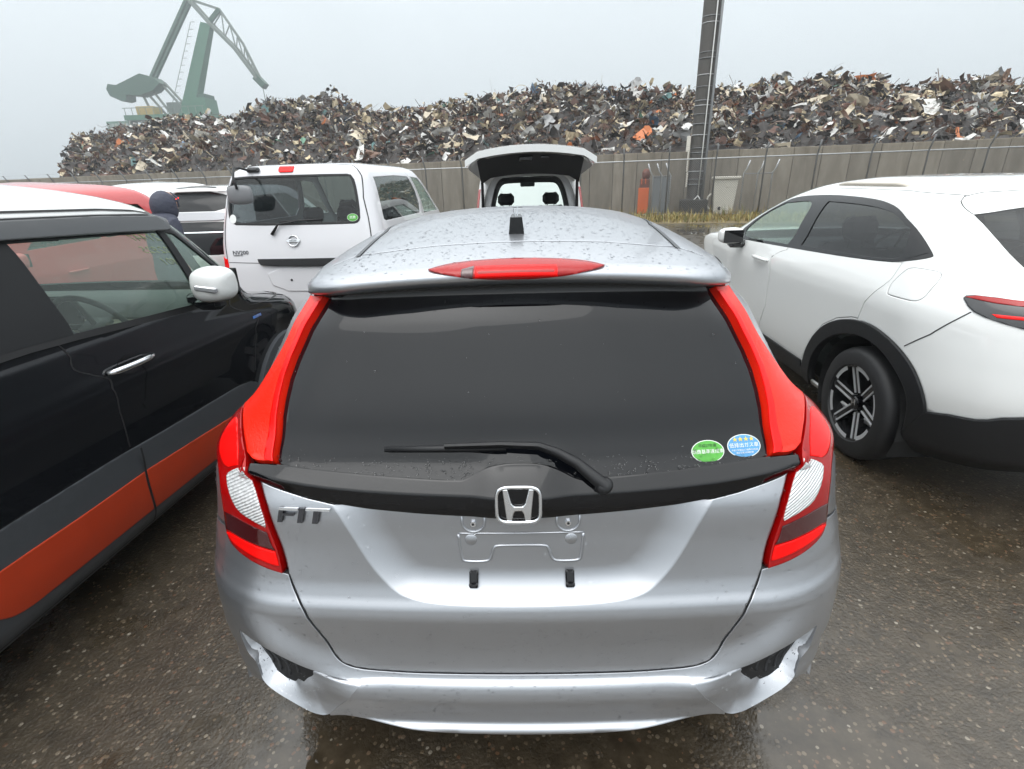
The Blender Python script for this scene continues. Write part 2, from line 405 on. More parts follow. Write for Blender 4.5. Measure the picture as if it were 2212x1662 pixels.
def mk(rows,S,cf=.12,sc=.02,post=None):
    # rows: z,W,Yr,Yf,rx,ry,cr,fx,fy ; t accumulates along the rear/side profile
    out=[];t=0
    for i,r in enumerate(rows):
        if i:
            p=rows[i-1]; t+=max(math.hypot(r[0]-p[0],max(abs(r[1]-p[1]),min(abs(r[2]-p[2]),.5*abs(r[1]-p[1])+.1))),.004)
        out.append((t,)+tuple(r)+(cf,sc))
    return Shell(C9+('cf','sc'),out,S,post)
# ------------------------------------------------------------------ materials
silver = paint('silver_paint', (.49, .505, .535), .88, .31, .3)
white_p = paint('white_paint', (.80, .81, .80), 0, .35, 1)
black_p = paint('black_paint', (.007, .008, .010), 0, .3, 1)
red_p = paint('red_paint', (.60, .085, .085), 0, .45, 1)
gloss_black = mat('gloss_black_trim', (.003, .003, .004), .05, 0, 0)
matt_black = mat('textured_black_plastic', (.010, .0105, .012), .5, var=(40, .25), bump=(900, .15, .002))
grey_clad = mat('grey_plastic_cladding', (.060, .065, .072), .45, var=(30, .2), bump=(1200, .1, .002))
orange_p = mat('orange_panel', (.46, .042, .010), .5, 0, .15, var=(12, .12))
rubber = mat('seal_rubber', (.012, .012, .013), .6)
under_m = mat('underbody', (.012, .012, .012), .8, var=(8, .3))
dark_glass = mat('dark_privacy_glass', (.003, .0035, .005), .02, 0, 0, .45)
smoke = mat('smoked_visor', (.055, .058, .062), .12, 0, .6)
chrome = mat('chrome', (.85, .86, .88), .06, 1)
red_lens = mat('red_lens', (.34, .0015, .0015), .14, 0, .25, .35, bump=(140, .12, .003))
red_bright = mat('bright_red_lens', (.92, .003, .002), .22, 0, .0, .3)
red_orange = mat('orange_red_lens', (.86, .018, .004), .24, 0, .0, .35, bump=(160, .25, .004))
red_dark = mat('deep_red_lens', (.055, .002, .003), .10, 0, 1)
tyre_m = mat('tyre_rubber', (.014, .014, .015), .55, var=(20, .3))
rim_m = mat('machined_alloy', (.60, .61, .63), .35, .35); rim_d = mat('black_rim', (.010, .010, .011), .25, 0, .6); steel_m = mat('silver_wheel_cover', (.42, .43, .45), .35, .6)
WH = dict(tyre=tyre_m, rim=rim_m, rim_dark=rim_d, hub=gloss_black); WS = dict(tyre=tyre_m, rim=steel_m, rim_dark=rim_d, hub=steel_m)
win_clear = glass('green_tinted_window', (.80, .92, .86), mist=.16); win_dark = glass('privacy_window', (.10, .105, .115)); win_mid = glass('grey_window', (.30, .33, .34))
seat_m = mat('dark_seat_fabric', (.030, .030, .032), .85, var=(60, .3)); seat_l = mat('beige_seat_fabric', (.30, .27, .22), .85, var=(60, .15)); dash_m = mat('dashboard_plastic', (.05, .055, .055), .6); dash_l = mat('ivory_dash_trim', (.42, .38, .30), .5)
def lens_clear():
    m = mat('clear_ribbed_lens', (.80, .81, .82), .16, .25, .6); n = m.node_tree.nodes; l = m.node_tree.links; b = n['Principled BSDF']
    tc = n.new('ShaderNodeTexCoord'); mp = n.new('ShaderNodeMapping'); mp.inputs['Rotation'].default_value = (0, R(28), 0); l.new(tc.outputs['Object'], mp.inputs['Vector'])
    w = n.new('ShaderNodeTexWave'); w.wave_type = 'BANDS'; w.bands_direction = 'Z'; w.inputs['Scale'].default_value = 48; w.inputs['Distortion'].default_value = 1.2; w.inputs['Detail'].default_value = 2; l.new(mp.outputs[0], w.inputs['Vector'])
    v = n.new('ShaderNodeTexVoronoi'); v.inputs['Scale'].default_value = 90; l.new(tc.outputs['Object'], v.inputs['Vector'])
    ad = n.new('ShaderNodeMath'); ad.operation = 'ADD'; l.new(w.outputs[1], ad.inputs[0]); l.new(v.outputs[0], ad.inputs[1])
    bp = n.new('ShaderNodeBump'); bp.inputs['Strength'].default_value = .55; bp.inputs['Distance'].default_value = .006; l.new(ad.outputs[0], bp.inputs['Height']); l.new(bp.outputs[0], b.inputs['Normal'])
    return m
clear_lens = lens_clear()
def water_m():
    m = mat('rain_water', (1, 1, 1), .0, 0, 0, .5); b = m.node_tree.nodes['Principled BSDF']; b.inputs['Transmission Weight'].default_value = 1; b.inputs['IOR'].default_value = 1.33; return m
water = water_m()
def join_objs(objs, name):
    """merge several meshes into the first"""
    mb = []; vs = []; fs = []; off = 0
    for o in objs:
        me = o.data; vs += [tuple(v.co) for v in me.vertices]; fs += [tuple(i+off for i in p.vertices) for p in me.polygons]; off += len(me.vertices)
    me = bpy.data.meshes.new(name); me.from_pydata(vs, [], fs); me.materials.append(objs[0].data.materials[0]); me.polygons.foreach_set('use_smooth', [True]*len(me.polygons)); me.update()
    par = objs[0].parent
    for o in objs: bpy.data.objects.remove(o)
    return link(name, me, par)
def front_glass(sh, parent, m, s0, t0, t1, ins=.04):
    S4 = sh.S[4]
    a = panel(sh, 'windshield', [(s0, t0), (S4, t0), (S4, t1), (s0+ins, t1)], m, parent, .002, .05, lip=0, edge=0)
    b = panel(sh, 'windshield', [(-S4, t0), (-s0, t0), (-s0-ins, t1), (-S4, t1)], m, parent, .002, .05, lip=0, edge=0)
    return join_objs([a, b], 'windshield')
def arch_poly(sc, rs, tc, rt, n=20, a0=-20, a1=200):
    return [(sc+rs*math.cos(R(a0+(a1-a0)*i/n)), tc+rt*math.sin(R(a0+(a1-a0)*i/n))) for i in range(n+1)]
def underbody(parent, W, y0, y1, z=.2, h=.16):
    MB().box((0, (y0+y1)/2, z+h/2), (W*2, y1-y0, h), bev=.05).build('underbody', under_m, parent)
def wells(parent, xs, ys, r, z, w=.26):
    for x in xs:
        for y in ys:
            mb = MB(); n = 14; sg = 1 if x > 0 else -1; P = []
            for i in range(n+1):
                a = R(-25+230*i/n); P.append((y+r*math.cos(a), z+r*math.sin(a)))
            v = [(x, a, b) for a, b in P]+[(x-sg*w, a, b) for a, b in P]; k = n+1
            mb.add(v, [(i, i+1, k+i+1, k+i) for i in range(n)]+[tuple(k+i for i in range(k))])
            mb.build('wheel_well', under_m, parent)
def seat(parent, x, y, m, zb=.30, head=True, w=.46):
    mb = MB(); rb = Matrix.Rotation(R(-12), 3, 'X')
    mb.box((x, y+.22, zb+.10), (w, .48, .16), bev=.05).box((x, y-.02, zb+.42), (w, .14, .56), rb, bev=.06)
    o = mb.build('seat', m, parent, ang=40)
    if head: MB().box((x, y-.10, zb+.80), (.25, .10, .17), rb, bev=.045).tube([(x-.05, y-.08, zb+.66), (x-.05, y-.09, zb+.76)], .007, 6).tube([(x+.05, y-.08, zb+.66), (x+.05, y-.09, zb+.76)], .007, 6).build('headrest', m, o, ang=40)
    return o
def steering(parent, x, y, z, m):
    mb = MB(); Rm = Matrix.Rotation(R(-62), 3, 'X'); pts = [Vector((x, y, z))+Rm @ Vector((.18*math.cos(a), .18*math.sin(a), 0)) for a in [2*math.pi*i/24 for i in range(25)]]
    mb.tube(pts, .014, 8); mb.box((x, y, z), (.12, .03, .09), Rm)
    for a in (R(0), R(180), R(-90)): mb.tube([Vector((x, y, z)), Vector((x, y, z))+Rm @ Vector((.18*math.cos(a), .18*math.sin(a), 0))], .012, 6)
    return mb.build('steering_wheel', m, parent, smooth=True)
def drops(sh, parent, n, srange, trange, rad, seed, name='raindrops', off=0.0, dens=None):
    """rain beads: many tiny flattened domes joined in one mesh"""
    rng = np.random.default_rng(seed); s = rng.uniform(*srange, n); t = rng.uniform(*trange, n)
    if dens is not None: k = rng.uniform(0, 1, n) < dens(s, t); s, t = s[k], t[k]
    n = len(s); P = sh.P(s, t); N = sh.N(s, t); P = P+N*off; r = rad[0]+(rad[1]-rad[0])*rng.uniform(0, 1, n)**3
    ref = np.tile([0., 0., 1.], (n, 1)); ref[np.abs(N[:, 2]) > .9] = (0, 1, 0)
    X = np.cross(ref, N); X /= np.linalg.norm(X, axis=1, keepdims=True); Y = np.cross(N, X)
    V = []; el = rng.uniform(.85, 1.3, n)
    for ring, (q, hgt) in enumerate(((1, 0), (.72, .26), (0, .36))):
        for k in range(6 if q else 1):
            a = k*math.pi/3+ring*.5; V.append(P+(X*math.cos(a)+Y*(math.sin(a)*el[:, None]))*(r*q)[:, None]+N*(r*hgt)[:, None])
    V = np.stack(V, 1).reshape(-1, 3); F = []
    base = [(k, (k+1) % 6, 6+(k+1) % 6, 6+k) for k in range(6)]+[(6+k, 6+(k+1) % 6, 12) for k in range(6)]
    F = [tuple(i*13+j for j in f) for i in range(n) for f in base]
    me = bpy.data.meshes.new(name); me.from_pydata(V.tolist(), [], F); me.polygons.foreach_set('use_smooth', [True]*len(F)); me.materials.append(water); me.update()
    o = bpy.data.objects.new(name, me); COL.objects.link(o); o.parent = parent; o['kind'] = 'stuff'; return o
def sticker(parent, sh, s, t, w, h, m_rim, m_in, lines, off, m_txt, name='sticker'):
    M = frame_at(sh, s, t, off); n = 32
    ell = lambda a, b: [(a*math.cos(2*math.pi*i/n), b*math.sin(2*math.pi*i/n)) for i in range(n)]
    o = MB().prism(ell(w/2, h/2), .0008, M).build(name, m_rim, parent)
    MB().prism(ell(w/2*.955, h/2*.94), .0012, M).build('print_field', m_in, o)
    for txt, size, dy, m in lines:
        me = text_mesh(txt, size, .0002); me.transform(M @ Matrix.Translation((0, dy, .0016))); link('lettering', me, o, m)
    return o
# ------------------------------------------------------------------ ground
def ground_mat():
    m = bpy.data.materials.new('wet_asphalt'); m.use_nodes = True; n = m.node_tree.nodes; l = m.node_tree.links; b = n['Principled BSDF']
    tc = n.new('ShaderNodeTexCoord')
    def noise(sc, det=5, rough=.6):
        z = n.new('ShaderNodeTexNoise'); z.inputs['Scale'].default_value = sc; z.inputs['Detail'].default_value = det; z.inputs['Roughness'].default_value = rough; l.new(tc.outputs['Object'], z.inputs['Vector']); return z
    def ramp(inp, stops):
        r = n.new('ShaderNodeValToRGB'); e = r.color_ramp.elements
        e[0].position, e[0].color = stops[0][0], (*stops[0][1], 1); e[1].position, e[1].color = stops[-1][0], (*stops[-1][1], 1)
        for p, c in stops[1:-1]: q = e.new(p); q.color = (*c, 1)
        l.new(inp, r.inputs[0]); return r
    big = noise(1.3, 6); fine = noise(160, 4); med = noise(14, 5)
    base = ramp(med.outputs[0], [(.25, (.028, .021, .0135)), (.5, (.050, .038, .024)), (.75, (.076, .059, .039))])
    vo = n.new('ShaderNodeTexVoronoi'); vo.inputs['Scale'].default_value = 78; vo.inputs['Randomness'].default_value = 1; l.new(tc.outputs['Object'], vo.inputs['Vector'])
    sepc = n.new('ShaderNodeSeparateColor'); l.new(vo.outputs['Color'], sepc.inputs[0])
    stone = ramp(sepc.outputs[1], [(0, (.12, .088, .055)), (.35, (.075, .058, .040)), (.6, (.15, .118, .08)), (.80, (.11, .056, .030)), (.94, (.17, .14, .10)), (1, (.26, .23, .185))])
    size = n.new('ShaderNodeMath'); size.operation = 'MULTIPLY'; l.new(sepc.outputs[2], size.inputs[0]); size.inputs[1].default_value = .55
    lt = n.new('ShaderNodeMath'); lt.operation = 'LESS_THAN'; l.new(vo.outputs['Distance'], lt.inputs[0]); l.new(size.outputs[0], lt.inputs[1])
    sel = n.new('ShaderNodeMath'); sel.operation = 'GREATER_THAN'; l.new(sepc.outputs[0], sel.inputs[0]); sel.inputs[1].default_value = .45
    msk = n.new('ShaderNodeMath'); msk.operation = 'MULTIPLY'; l.new(lt.outputs[0], msk.inputs[0]); l.new(sel.outputs[0], msk.inputs[1])
    mx = n.new('ShaderNodeMix'); mx.data_type = 'RGBA'; l.new(msk.outputs[0], mx.inputs[0]); l.new(base.outputs[0], mx.inputs[6]); l.new(stone.outputs[0], mx.inputs[7])
    l.new(mx.outputs[2], b.inputs['Base Color'])
    # standing water where the large noise dips
    acc = big.outputs[0]
    for (px_, py_, rad) in ((-.72, .12, .34), (1.05, -.02, .36), (-1.15, -.35, .4), (6.5, 15.5, 2.2)):      # hollows that hold water
        vd = n.new('ShaderNodeVectorMath'); vd.operation = 'DISTANCE'; l.new(tc.outputs['Object'], vd.inputs[0]); vd.inputs[1].default_value = (px_, py_, 0)
        dm = n.new('ShaderNodeMapRange'); dm.inputs['From Min'].default_value = rad*.3; dm.inputs['From Max'].default_value = rad*1.3; dm.inputs['To Min'].default_value = .22; dm.inputs['To Max'].default_value = 0; l.new(vd.outputs['Value'], dm.inputs[0])
        sb_ = n.new('ShaderNodeMath'); sb_.operation = 'SUBTRACT'; l.new(acc, sb_.inputs[0]); l.new(dm.outputs[0], sb_.inputs[1]); acc = sb_.outputs[0]
    pud = n.new('ShaderNodeMapRange'); pud.inputs['From Min'].default_value = .36; pud.inputs['From Max'].default_value = .47; l.new(acc, pud.inputs[0])   # 0 puddle .. 1 damp
    ro = n.new('ShaderNodeMapRange'); ro.inputs['To Min'].default_value = .03; ro.inputs['To Max'].default_value = .34; l.new(pud.outputs[0], ro.inputs[0]); l.new(ro.outputs[0], b.inputs['Roughness'])
    hsum = n.new('ShaderNodeMath'); hsum.operation = 'MULTIPLY_ADD'; l.new(vo.outputs['Distance'], hsum.inputs[0]); hsum.inputs[1].default_value = -.8; l.new(fine.outputs[0], hsum.inputs[2])
    hp = n.new('ShaderNodeMath'); hp.operation = 'MULTIPLY'; l.new(hsum.outputs[0], hp.inputs[0]); l.new(pud.outputs[0], hp.inputs[1])
    bp = n.new('ShaderNodeBump'); bp.inputs['Strength'].default_value = .55; bp.inputs['Distance'].default_value = .006; l.new(hp.outputs[0], bp.inputs['Height']); l.new(bp.outputs[0], b.inputs['Normal'])
    b.inputs['Specular IOR Level'].default_value = .5; b.inputs['Coat Weight'].default_value = 1; b.inputs['Coat IOR'].default_value = 1.33; cw = n.new('ShaderNodeMapRange'); cw.inputs['To Min'].default_value = .02; cw.inputs['To Max'].default_value = .22; l.new(pud.outputs[0], cw.inputs[0]); l.new(cw.outputs[0], b.inputs['Coat Roughness'])
    b2 = n.new('ShaderNodeBump'); b2.inputs['Strength'].default_value = .25; b2.inputs['Distance'].default_value = .004; l.new(hp.outputs[0], b2.inputs['Height']); l.new(b2.outputs[0], b.inputs['Coat Normal'])
    return m
ground = MB().add([(-400, -60, 0), (400, -60, 0), (400, 900, 0), (-400, 900, 0)], [(0, 1, 2, 3)]).build('ground', ground_mat()); tag(ground, kind='structure')
# ------------------------------------------------------------------ silver hatchback: shell
FIT_COLS=('t','z','W','Yr','Yf','rx','ry','cr','cf','fx','fy','sc')
FIT_ROWS=[
#  t    z     W    Yr    Yf   rx   ry   cr   cf   fx  fy  sc
(0.00, .20, .76, .10, 3.85,.30,.26,.05,.12,.35,.40,.02),
(0.06, .28, .80, .02, 3.90,.30,.26,.05,.12,.35,.40,.02),
(0.12,.335,.815,-.015,3.93,.30,.26,.05,.12,.35,.40,.02),
(0.155,.362,.82,-.048,3.93,.30,.26,.05,.12,.35,.40,.02),
(0.175,.376,.825,-.052,3.94,.30,.26,.05,.12,.35,.40,.02),
(0.20, .394,.828,-.036,3.94,.30,.26,.05,.12,.35,.40,.02),
(0.235,.42, .832,-.036,3.95,.30,.26,.05,.12,.35,.40,.02),
(0.285,.464,.837,-.041,3.95,.30,.26,.05,.12,.35,.40,.02),
(0.305,.482,.840,-.038,3.95,.30,.26,.05,.12,.35,.40,.02),
(0.325,.497,.842,-.033,3.95,.30,.26,.05,.12,.35,.40,.02),
(0.333,.503,.843,-.030,3.95,.30,.26,.05,.12,.35,.40,.02),
(0.340,.508,.844,-.016,3.95,.30,.26,.05,.12,.35,.40,.02),
(0.348,.513,.845,-.012,3.95,.30,.26,.05,.12,.35,.40,.02),
(0.38, .540,.860,-.003,3.95,.30,.26,.05,.12,.35,.40,.02),
(0.44, .600,.869, .003,3.95,.30,.26,.05,.12,.35,.40,.02),
(0.51, .670,.874, .001,3.93,.30,.26,.05,.12,.35,.40,.02),
(0.54, .700,.870, .007,3.92,.30,.26,.05,.12,.35,.40,.02),
(0.57, .725,.870, .022,3.90,.30,.26,.05,.12,.35,.40,.02),
(0.61, .760,.868, .036,3.86,.30,.26,.05,.12,.35,.40,.02),
(0.70, .845,.855, .050,3.74,.30,.26,.06,.15,.35,.42,.02),
(0.79, .930,.848, .062,3.45,.30,.27,.06,.20,.35,.45,.02),
(0.85, .985,.840, .088,3.10,.29,.27,.06,.25,.35,.40,.03),
(0.90,1.03, .808, .112,2.95,.27,.27,.06,.25,.35,.35,.03),
(0.95,1.075,.762, .138,2.82,.25,.26,.06,.25,.32,.32,.03),
(1.01,1.13, .722, .165,2.72,.23,.26,.06,.25,.30,.30,.03),
(1.11,1.22, .674, .215,2.52,.21,.25,.06,.25,.28,.28,.03),
(1.21,1.31, .628, .265,2.31,.19,.24,.06,.25,.26,.26,.03),
(1.30,1.390,.582, .312,2.10,.17,.22,.06,.25,.24,.24,.03),
(1.325,1.405,.568,.268,2.05,.16,.18,.05,.25,.24,.24,.03),
(1.335,1.412,.562,.255,2.03,.16,.18,.05,.25,.24,.24,.03),
(1.35,1.425,.555,.252,1.99,.16,.18,.05,.25,.24,.24,.03),
(1.365,1.438,.548,.262,1.96,.16,.18,.05,.25,.24,.24,.03),
(1.38,1.448,.540,.300,1.93,.16,.20,.05,.25,.24,.24,.03),
(1.44,1.465,.522,.385,1.86,.17,.24,.05,.22,.24,.24,.03),
(1.54,1.484,.495,.520,1.76,.18,.26,.05,.20,.24,.24,.03),
(1.68,1.502,.455,.70,1.62,.20,.26,.05,.12,.22,.22,.03),
(1.85,1.516,.37,.92,1.45,.18,.18,.03,.05,.20,.2,.03),
(1.98,1.522,.24,1.06,1.32,.12,.1,.0,.02,.12,.1,.0),
(2.05,1.524,.02,1.14,1.19,.02,.02,.0,.0,.02,.02,.0),
]

REC = [(-.42, .86), (-.404, .814), (-.387, .787), (-.368, .748), (-.338, .684), (-.304, .630), (-.266, .584), (-.228, .566), (-.165, .557), (-.071, .554), (0, .553)]
REC = [tuple(q) for q in smooth_poly(REC+[(-a, b) for a, b in REC[::-1][1:]], closed=False, it=3, corner=80)]
GARN_B = [(-.575, .854), (-.524, .842), (-.455, .824), (-.404, .814), (-.322, .803), (-.225, .795), (-.13, .789), (0, .786)]
POCK = np.array([(.371, .337), (.412, .344), (.448, .361), (.481, .384), (.511, .409), (.536, .425), (.566, .435), (.597, .439), (.629, .440), (.660, .436)])      # crease over the corner pocket
POCK_B = np.array([(.371, .336), (.397, .296), (.454, .226), (.477, .196), (.51, .199), (.535, .225), (.563, .246), (.593, .266), (.616, .287), (.625, .325), (.634, .378), (.643, .434)])      # its lower rim
VENT = [(.615, .400), (.605, .350), (.592, .304), (.572, .290), (.546, .283), (.524, .308), (.500, .352), (.511, .409), (.536, .425), (.566, .435), (.600, .437)]
FIT_T = [r[0] for r in FIT_ROWS]; FIT_Y = [r[3] for r in FIT_ROWS]
def fit_post(s, t, p):
    p = p.copy(); a = np.abs(s); sh = np.shape(a); q = np.stack([np.ravel(s), np.ravel(t)], 1)
    p[..., 2] -= .03*sstep(1.18, 1.32, t)*(p[..., 0]/.5)**2
    # bumper corners: the step under the tailgate fades out into one full side
    yr = pchip(FIT_T, FIT_Y, t); lin = .001-.042*np.clip((.51-t)/.225, 0, 1); p[..., 1] -= np.clip(yr-lin, 0, 1)*(t > .285)*(t < .51)*sstep(.40, .56, a)
    tcr = np.interp(a, POCK[:, 0], POCK[:, 1]); p[..., 1] -= .011*sstep(.085, 0, t-tcr)*sstep(.30, .44, a)*(1-sstep(.52, .66, a))*(t > .20)*sstep(.10, .0, tcr-t)      # flares out above the crease
    # number plate recess: crisp outer edge, soft inner edge
    d = np.where(in_poly(q, REC), seg_dist(q, REC, False), 0).reshape(sh)
    x = np.clip(d/.074, 0, 1); p[..., 1] += .025*(1-(1-x)**2)*(1-sstep(.80, .86, t))
    # black garnish: two facets meeting in a ridge
    tb = np.interp(-a, [g[0] for g in GARN_B], [g[1] for g in GARN_B]); u = (t-tb)/(.895-tb)
    p[..., 1] -= .020*np.clip(np.minimum(u/.5, (1.02-u)/.52), 0, 1)*(a < .62)
    # emblem boss
    p[..., 1] -= .012*np.exp(-(a/.085)**4-((t-.85)/.07)**4)
    return p
fit = Shell(FIT_COLS, FIT_ROWS, (.5, .9, 3.4, 3.8, 4.3), fit_post)
# ------------------------------------------------------------------ silver hatchback
def build_fit():
    car = thing('silver_hatchback', 'silver five door hatchback with tall red tail lamps and dark rear window, no number plate', 'car')
    plain = Shell(FIT_COLS, FIT_ROWS, fit.S, lambda s, t, p: fit_post(s, np.maximum(t, .875), p) if False else fit_plain(s, t, p))
    half = lambda L: list(L)+[(-a, b) for a, b in L[::-1] if a < -1e-6]
    LO_OUT = [(-.669, .700), (-.670, .753), (-.683, .807), (-.729, .841), (-.795, .858), (-.834, .868), (-.849, .905), (-.834, .941)]
    LU_OUT = [(-.773, .991), (-.746, 1.041), (-.715, 1.098), (-.693, 1.156), (-.690, 1.22), (-.715, 1.285)]
    ROOF = [(-4.3, 1.56), (-3.85, 1.56), (-3.6, 1.63), (-3.2, 1.74), (-2.2, 1.80), (-1.4, 1.775), (-.86, 1.72), (-.735, 1.66), (-.655, 1.54), (-.610, 1.462), (-.325, 1.486), (0, 1.49)]
    roof = half(ROOF)
    # bumper
    seam = [(0, .357), (-.157, .357), (-.258, .357), (-.326, .360), (-.376, .368), (-.405, .384), (-.419, .409), (-.429, .449), (-.450, .508), (-.476, .559), (-.491, .594), (-.498, .620)]
    bl = seam+[(-.504, .622), (-.566, .638), (-.622, .654), (-.653, .668), (-.669, .690), (-.70, .686), (-.80, .655), (-.975, .60), (-1.02, .40), (-.97, .22), (-.934, .09), (-.88, .07), (-.80, .11), (-.72, .20), (-.665, .262), (-.640, .282), (-.619, .286), (-.593, .266), (-.563, .246), (-.535, .225), (-.51, .199), (-.477, .196), (-.437, .207), (-.393, .197), (-.311, .185), (-.239, .175), (-.105, .167), (0, .165)]
    bump = smooth_poly(bl+[(-a, b) for a, b in bl[::-1][1:-1]], it=2, corner=40)
    PK = resample(smooth_poly(POCK, closed=False, it=2), .004, False); PB = resample(smooth_poly(POCK_B, closed=False, it=2), .004, False)
    tct = lambda a: np.interp(a, PK[:, 0], PK[:, 1]); tbt = lambda a: np.interp(a, PB[:, 0], PB[:, 1])
    s0, s1 = .3712, .6415; sl_ = np.concatenate([np.linspace(s0, .60, 60), np.linspace(.602, s1, 30)])
    hole = [(a, float(tct(a))) for a in sl_]+[(a, float(tbt(a))) for a in sl_[::-1] if tbt(a) < tct(a)-.002]
    cut = [(a, b-.03 if .472 < a < .618 and b < .31 else b) for a, b in offset_poly(hole, -.0022)]
    o = panel(fit, 'rear_bumper', bump, silver, car, 0, .0085, lip=.02, edge=.6, holes=[cut, mirror(cut)], hole_edge=False)
    rim = [(float(q[0]), float(q[1])) for q in PB]; VP = [tuple(q) for q in smooth_poly(VENT, it=1, corner=60)]
    def depth(a, t):
        q = np.stack([a.ravel(), t.ravel()], 1); dv = np.where(in_poly(q, VP), 0, seg_dist(q, VP)); do = seg_dist(q, rim, False)
        return (.036*do/np.maximum(do+dv, 1e-6)).reshape(a.shape)*np.clip((tct(a)-t)/.006, 0, 1)
    qq = np.concatenate([np.linspace(0, .04, 6), np.linspace(.055, 1, 50)])
    for sg in (1, -1):
        A, Q = np.meshgrid(sl_, qq, indexing='ij'); Tt = tct(A)+(tbt(A)-tct(A))*Q; P = fit.P(sg*A, Tt); P[..., 1] += depth(A, Tt)+.0007
        j_ = len(qq); F = [(i*j_+j, (i+1)*j_+j, (i+1)*j_+j+1, i*j_+j+1) for i in range(len(sl_)-1) for j in range(j_-1)]
        MB().add(P.reshape(-1, 3).tolist(), F if sg < 0 else [f[::-1] for f in F]).build('bumper_corner', silver, o, ang=28)
        vp = np.array([(a, min(b, float(tct(a))-.010)) for a, b in VP]); va = np.linspace(vp[:, 0].min()+.001, vp[:, 0].max()-.001, 30); V = []
        lo = []
        for a in va:
            col = np.linspace(.26, float(tct(a))-.009, 120); k = in_poly(np.stack([np.full(120, a), col], 1), vp); lo.append(col[k].min() if k.any() else float(tct(a))-.010)
        lo = np.array(lo); A, U = np.meshgrid(va, np.linspace(0, 1, 14), indexing='ij'); Tt = (tct(A)-.009)*(1-U)+lo[:, None]*U
        P = fit.P(sg*A, Tt); P[..., 1] += depth(A, Tt)-.003; j_ = 14; F = [(i*j_+j, (i+1)*j_+j, (i+1)*j_+j+1, i*j_+j+1) for i in range(len(va)-1) for j in range(j_-1)]
        v = MB().add(P.reshape(-1, 3).tolist(), F if sg < 0 else [f[::-1] for f in F]).build('bumper_vent', matt_black, o, ang=40)
        for k in (7, 13, 19, 24): MB().tube((P[k]-np.array([0, .001, 0])).tolist()[:-2], .0032, 6).build('vent_bar', mat('vent_bar_grey', (.03, .031, .034), .5), v, smooth=True)
    # tailgate panel
    gb = [(-.575, .853), (-.524, .842), (-.455, .824), (-.404, .814), (-.322, .803), (-.225, .795), (-.13, .789), (0, .786)]
    tl = gb[::-1]+[(-.572, .848), (-.547, .796), (-.529, .724), (-.510, .66), (-.502, .628)]+seam[::-1][1:]
    gate = offset_poly(tl+[(-a, b) for a, b in tl[::-1][1:-1]], -.0046)
    rec_in = []
    for k in (-.0028, .0028, .014, .028, .046, .074): rec_in.append([(a, b) for a, b in offset_poly(REC+[(.3, 1.0), (-.3, 1.0)], -k)[:len(REC)]])
    tg = panel(fit, 'tailgate', gate, silver, car, 0, .008, lip=.03, edge=.7, lines=[REC]+rec_in)
    # garnish and rear glass
    gl = [(0, .904), (-.035, .903), (-.068, .896), (-.090, .885), (-.112, .872), (-.131, .868), (-.293, .876), (-.443, .885), (-.53, .893)]
    g2 = gl+[(-.604, .884), (-.598, .872)]+gb
    rdg = [(a, float(np.interp(a, [g[0] for g in gb], [g[1] for g in gb]))+.5*(.895-float(np.interp(a, [g[0] for g in gb], [g[1] for g in gb])))) for a in np.linspace(-.59, 0, 30)]
    panel(plain, 'tailgate_garnish', smooth_poly(g2+[(-a, b) for a, b in g2[::-1][1:-1]], it=2, corner=25), gloss_black, car, .004, .010, lip=.045, edge=.3, lines=[[(a, b+d_) for a, b in rdg]+[(-a, b+d_) for a, b in rdg[::-1][1:]] for d_ in (-.003, 0, .003)])
    ul_in = [(-.538, .893), (-.566, .938), (-.596, .989), (-.613, 1.03), (-.624, 1.072), (-.625, 1.119), (-.617, 1.17), (-.612, 1.223), (-.612, 1.272), (-.610, 1.302)]
    g3 = gl[:-1]+ul_in+[(0, 1.302)]
    gp = offset_poly(g3+[(-a, b) for a, b in g3[::-1][1:-1]], -.002)
    glass_o = panel(plain, 'rear_window', gp, dark_glass, car, -.004, .02, lip=.006, edge=0)
    # wiped edge and printed border of the glass
    # tail lamps
    for sg in (1, -1):
        f = (lambda L: L) if sg > 0 else mirror
        up = [(-.614, 1.296), (-.715, 1.285)]+LU_OUT[::-1][1:]+[(-.834, .941), (-.747, .944), (-.654, .917), (-.606, .886)]+ul_in[:-1]
        up = [(a-.003 if a > -.65 else a, b) for a, b in up]
        u = panel(plain, 'tail_lamp', smooth_poly(offset_poly(f(up), -.0015), it=2, corner=50), red_orange, car, .010, .012, lip=.03, edge=.5)
        inn = [(a-.004, b) for a, b in ul_in[:-1]]; strip = inn+[(a-.022, b) for a, b in inn[::-1]]
        panel(plain, 'light_guide', f(strip), red_bright, u, .0125, .012, lip=.004)
        lo = [(-.834, .939)]+LO_OUT[::-1][1:]+[(-.655, .671), (-.622, .657), (-.566, .641), (-.504, .626), (-.511, .66), (-.530, .724), (-.548, .796), (-.573, .842), (-.603, .880), (-.609, .884), (-.657, .915), (-.750, .942)]
        lam = panel(plain, 'tail_lamp', smooth_poly(offset_poly(f(lo), -.0015), it=2, corner=50), red_lens, car, .010, .012, lip=.03, edge=.5)
        bk = [(-.800, .900), (-.775, .872), (-.715, .858), (-.672, .848), (-.630, .868), (-.665, .905), (-.74, .928), (-.79, .925)]
        panel(plain, 'reflector_block', smooth_poly(f(bk), it=2, corner=70), red_bright, lam, .0112, .012, lip=.003, edge=.8)
        cl = [(-.604, .876), (-.655, .846), (-.662, .833), (-.651, .817), (-.632, .795), (-.610, .771), (-.576, .759), (-.543, .747), (-.541, .752), (-.549, .791), (-.573, .838)]
        panel(plain, 'reversing_lens', smooth_poly(f(cl), it=1, corner=50), clear_lens, lam, .0118, .010, lip=.003)
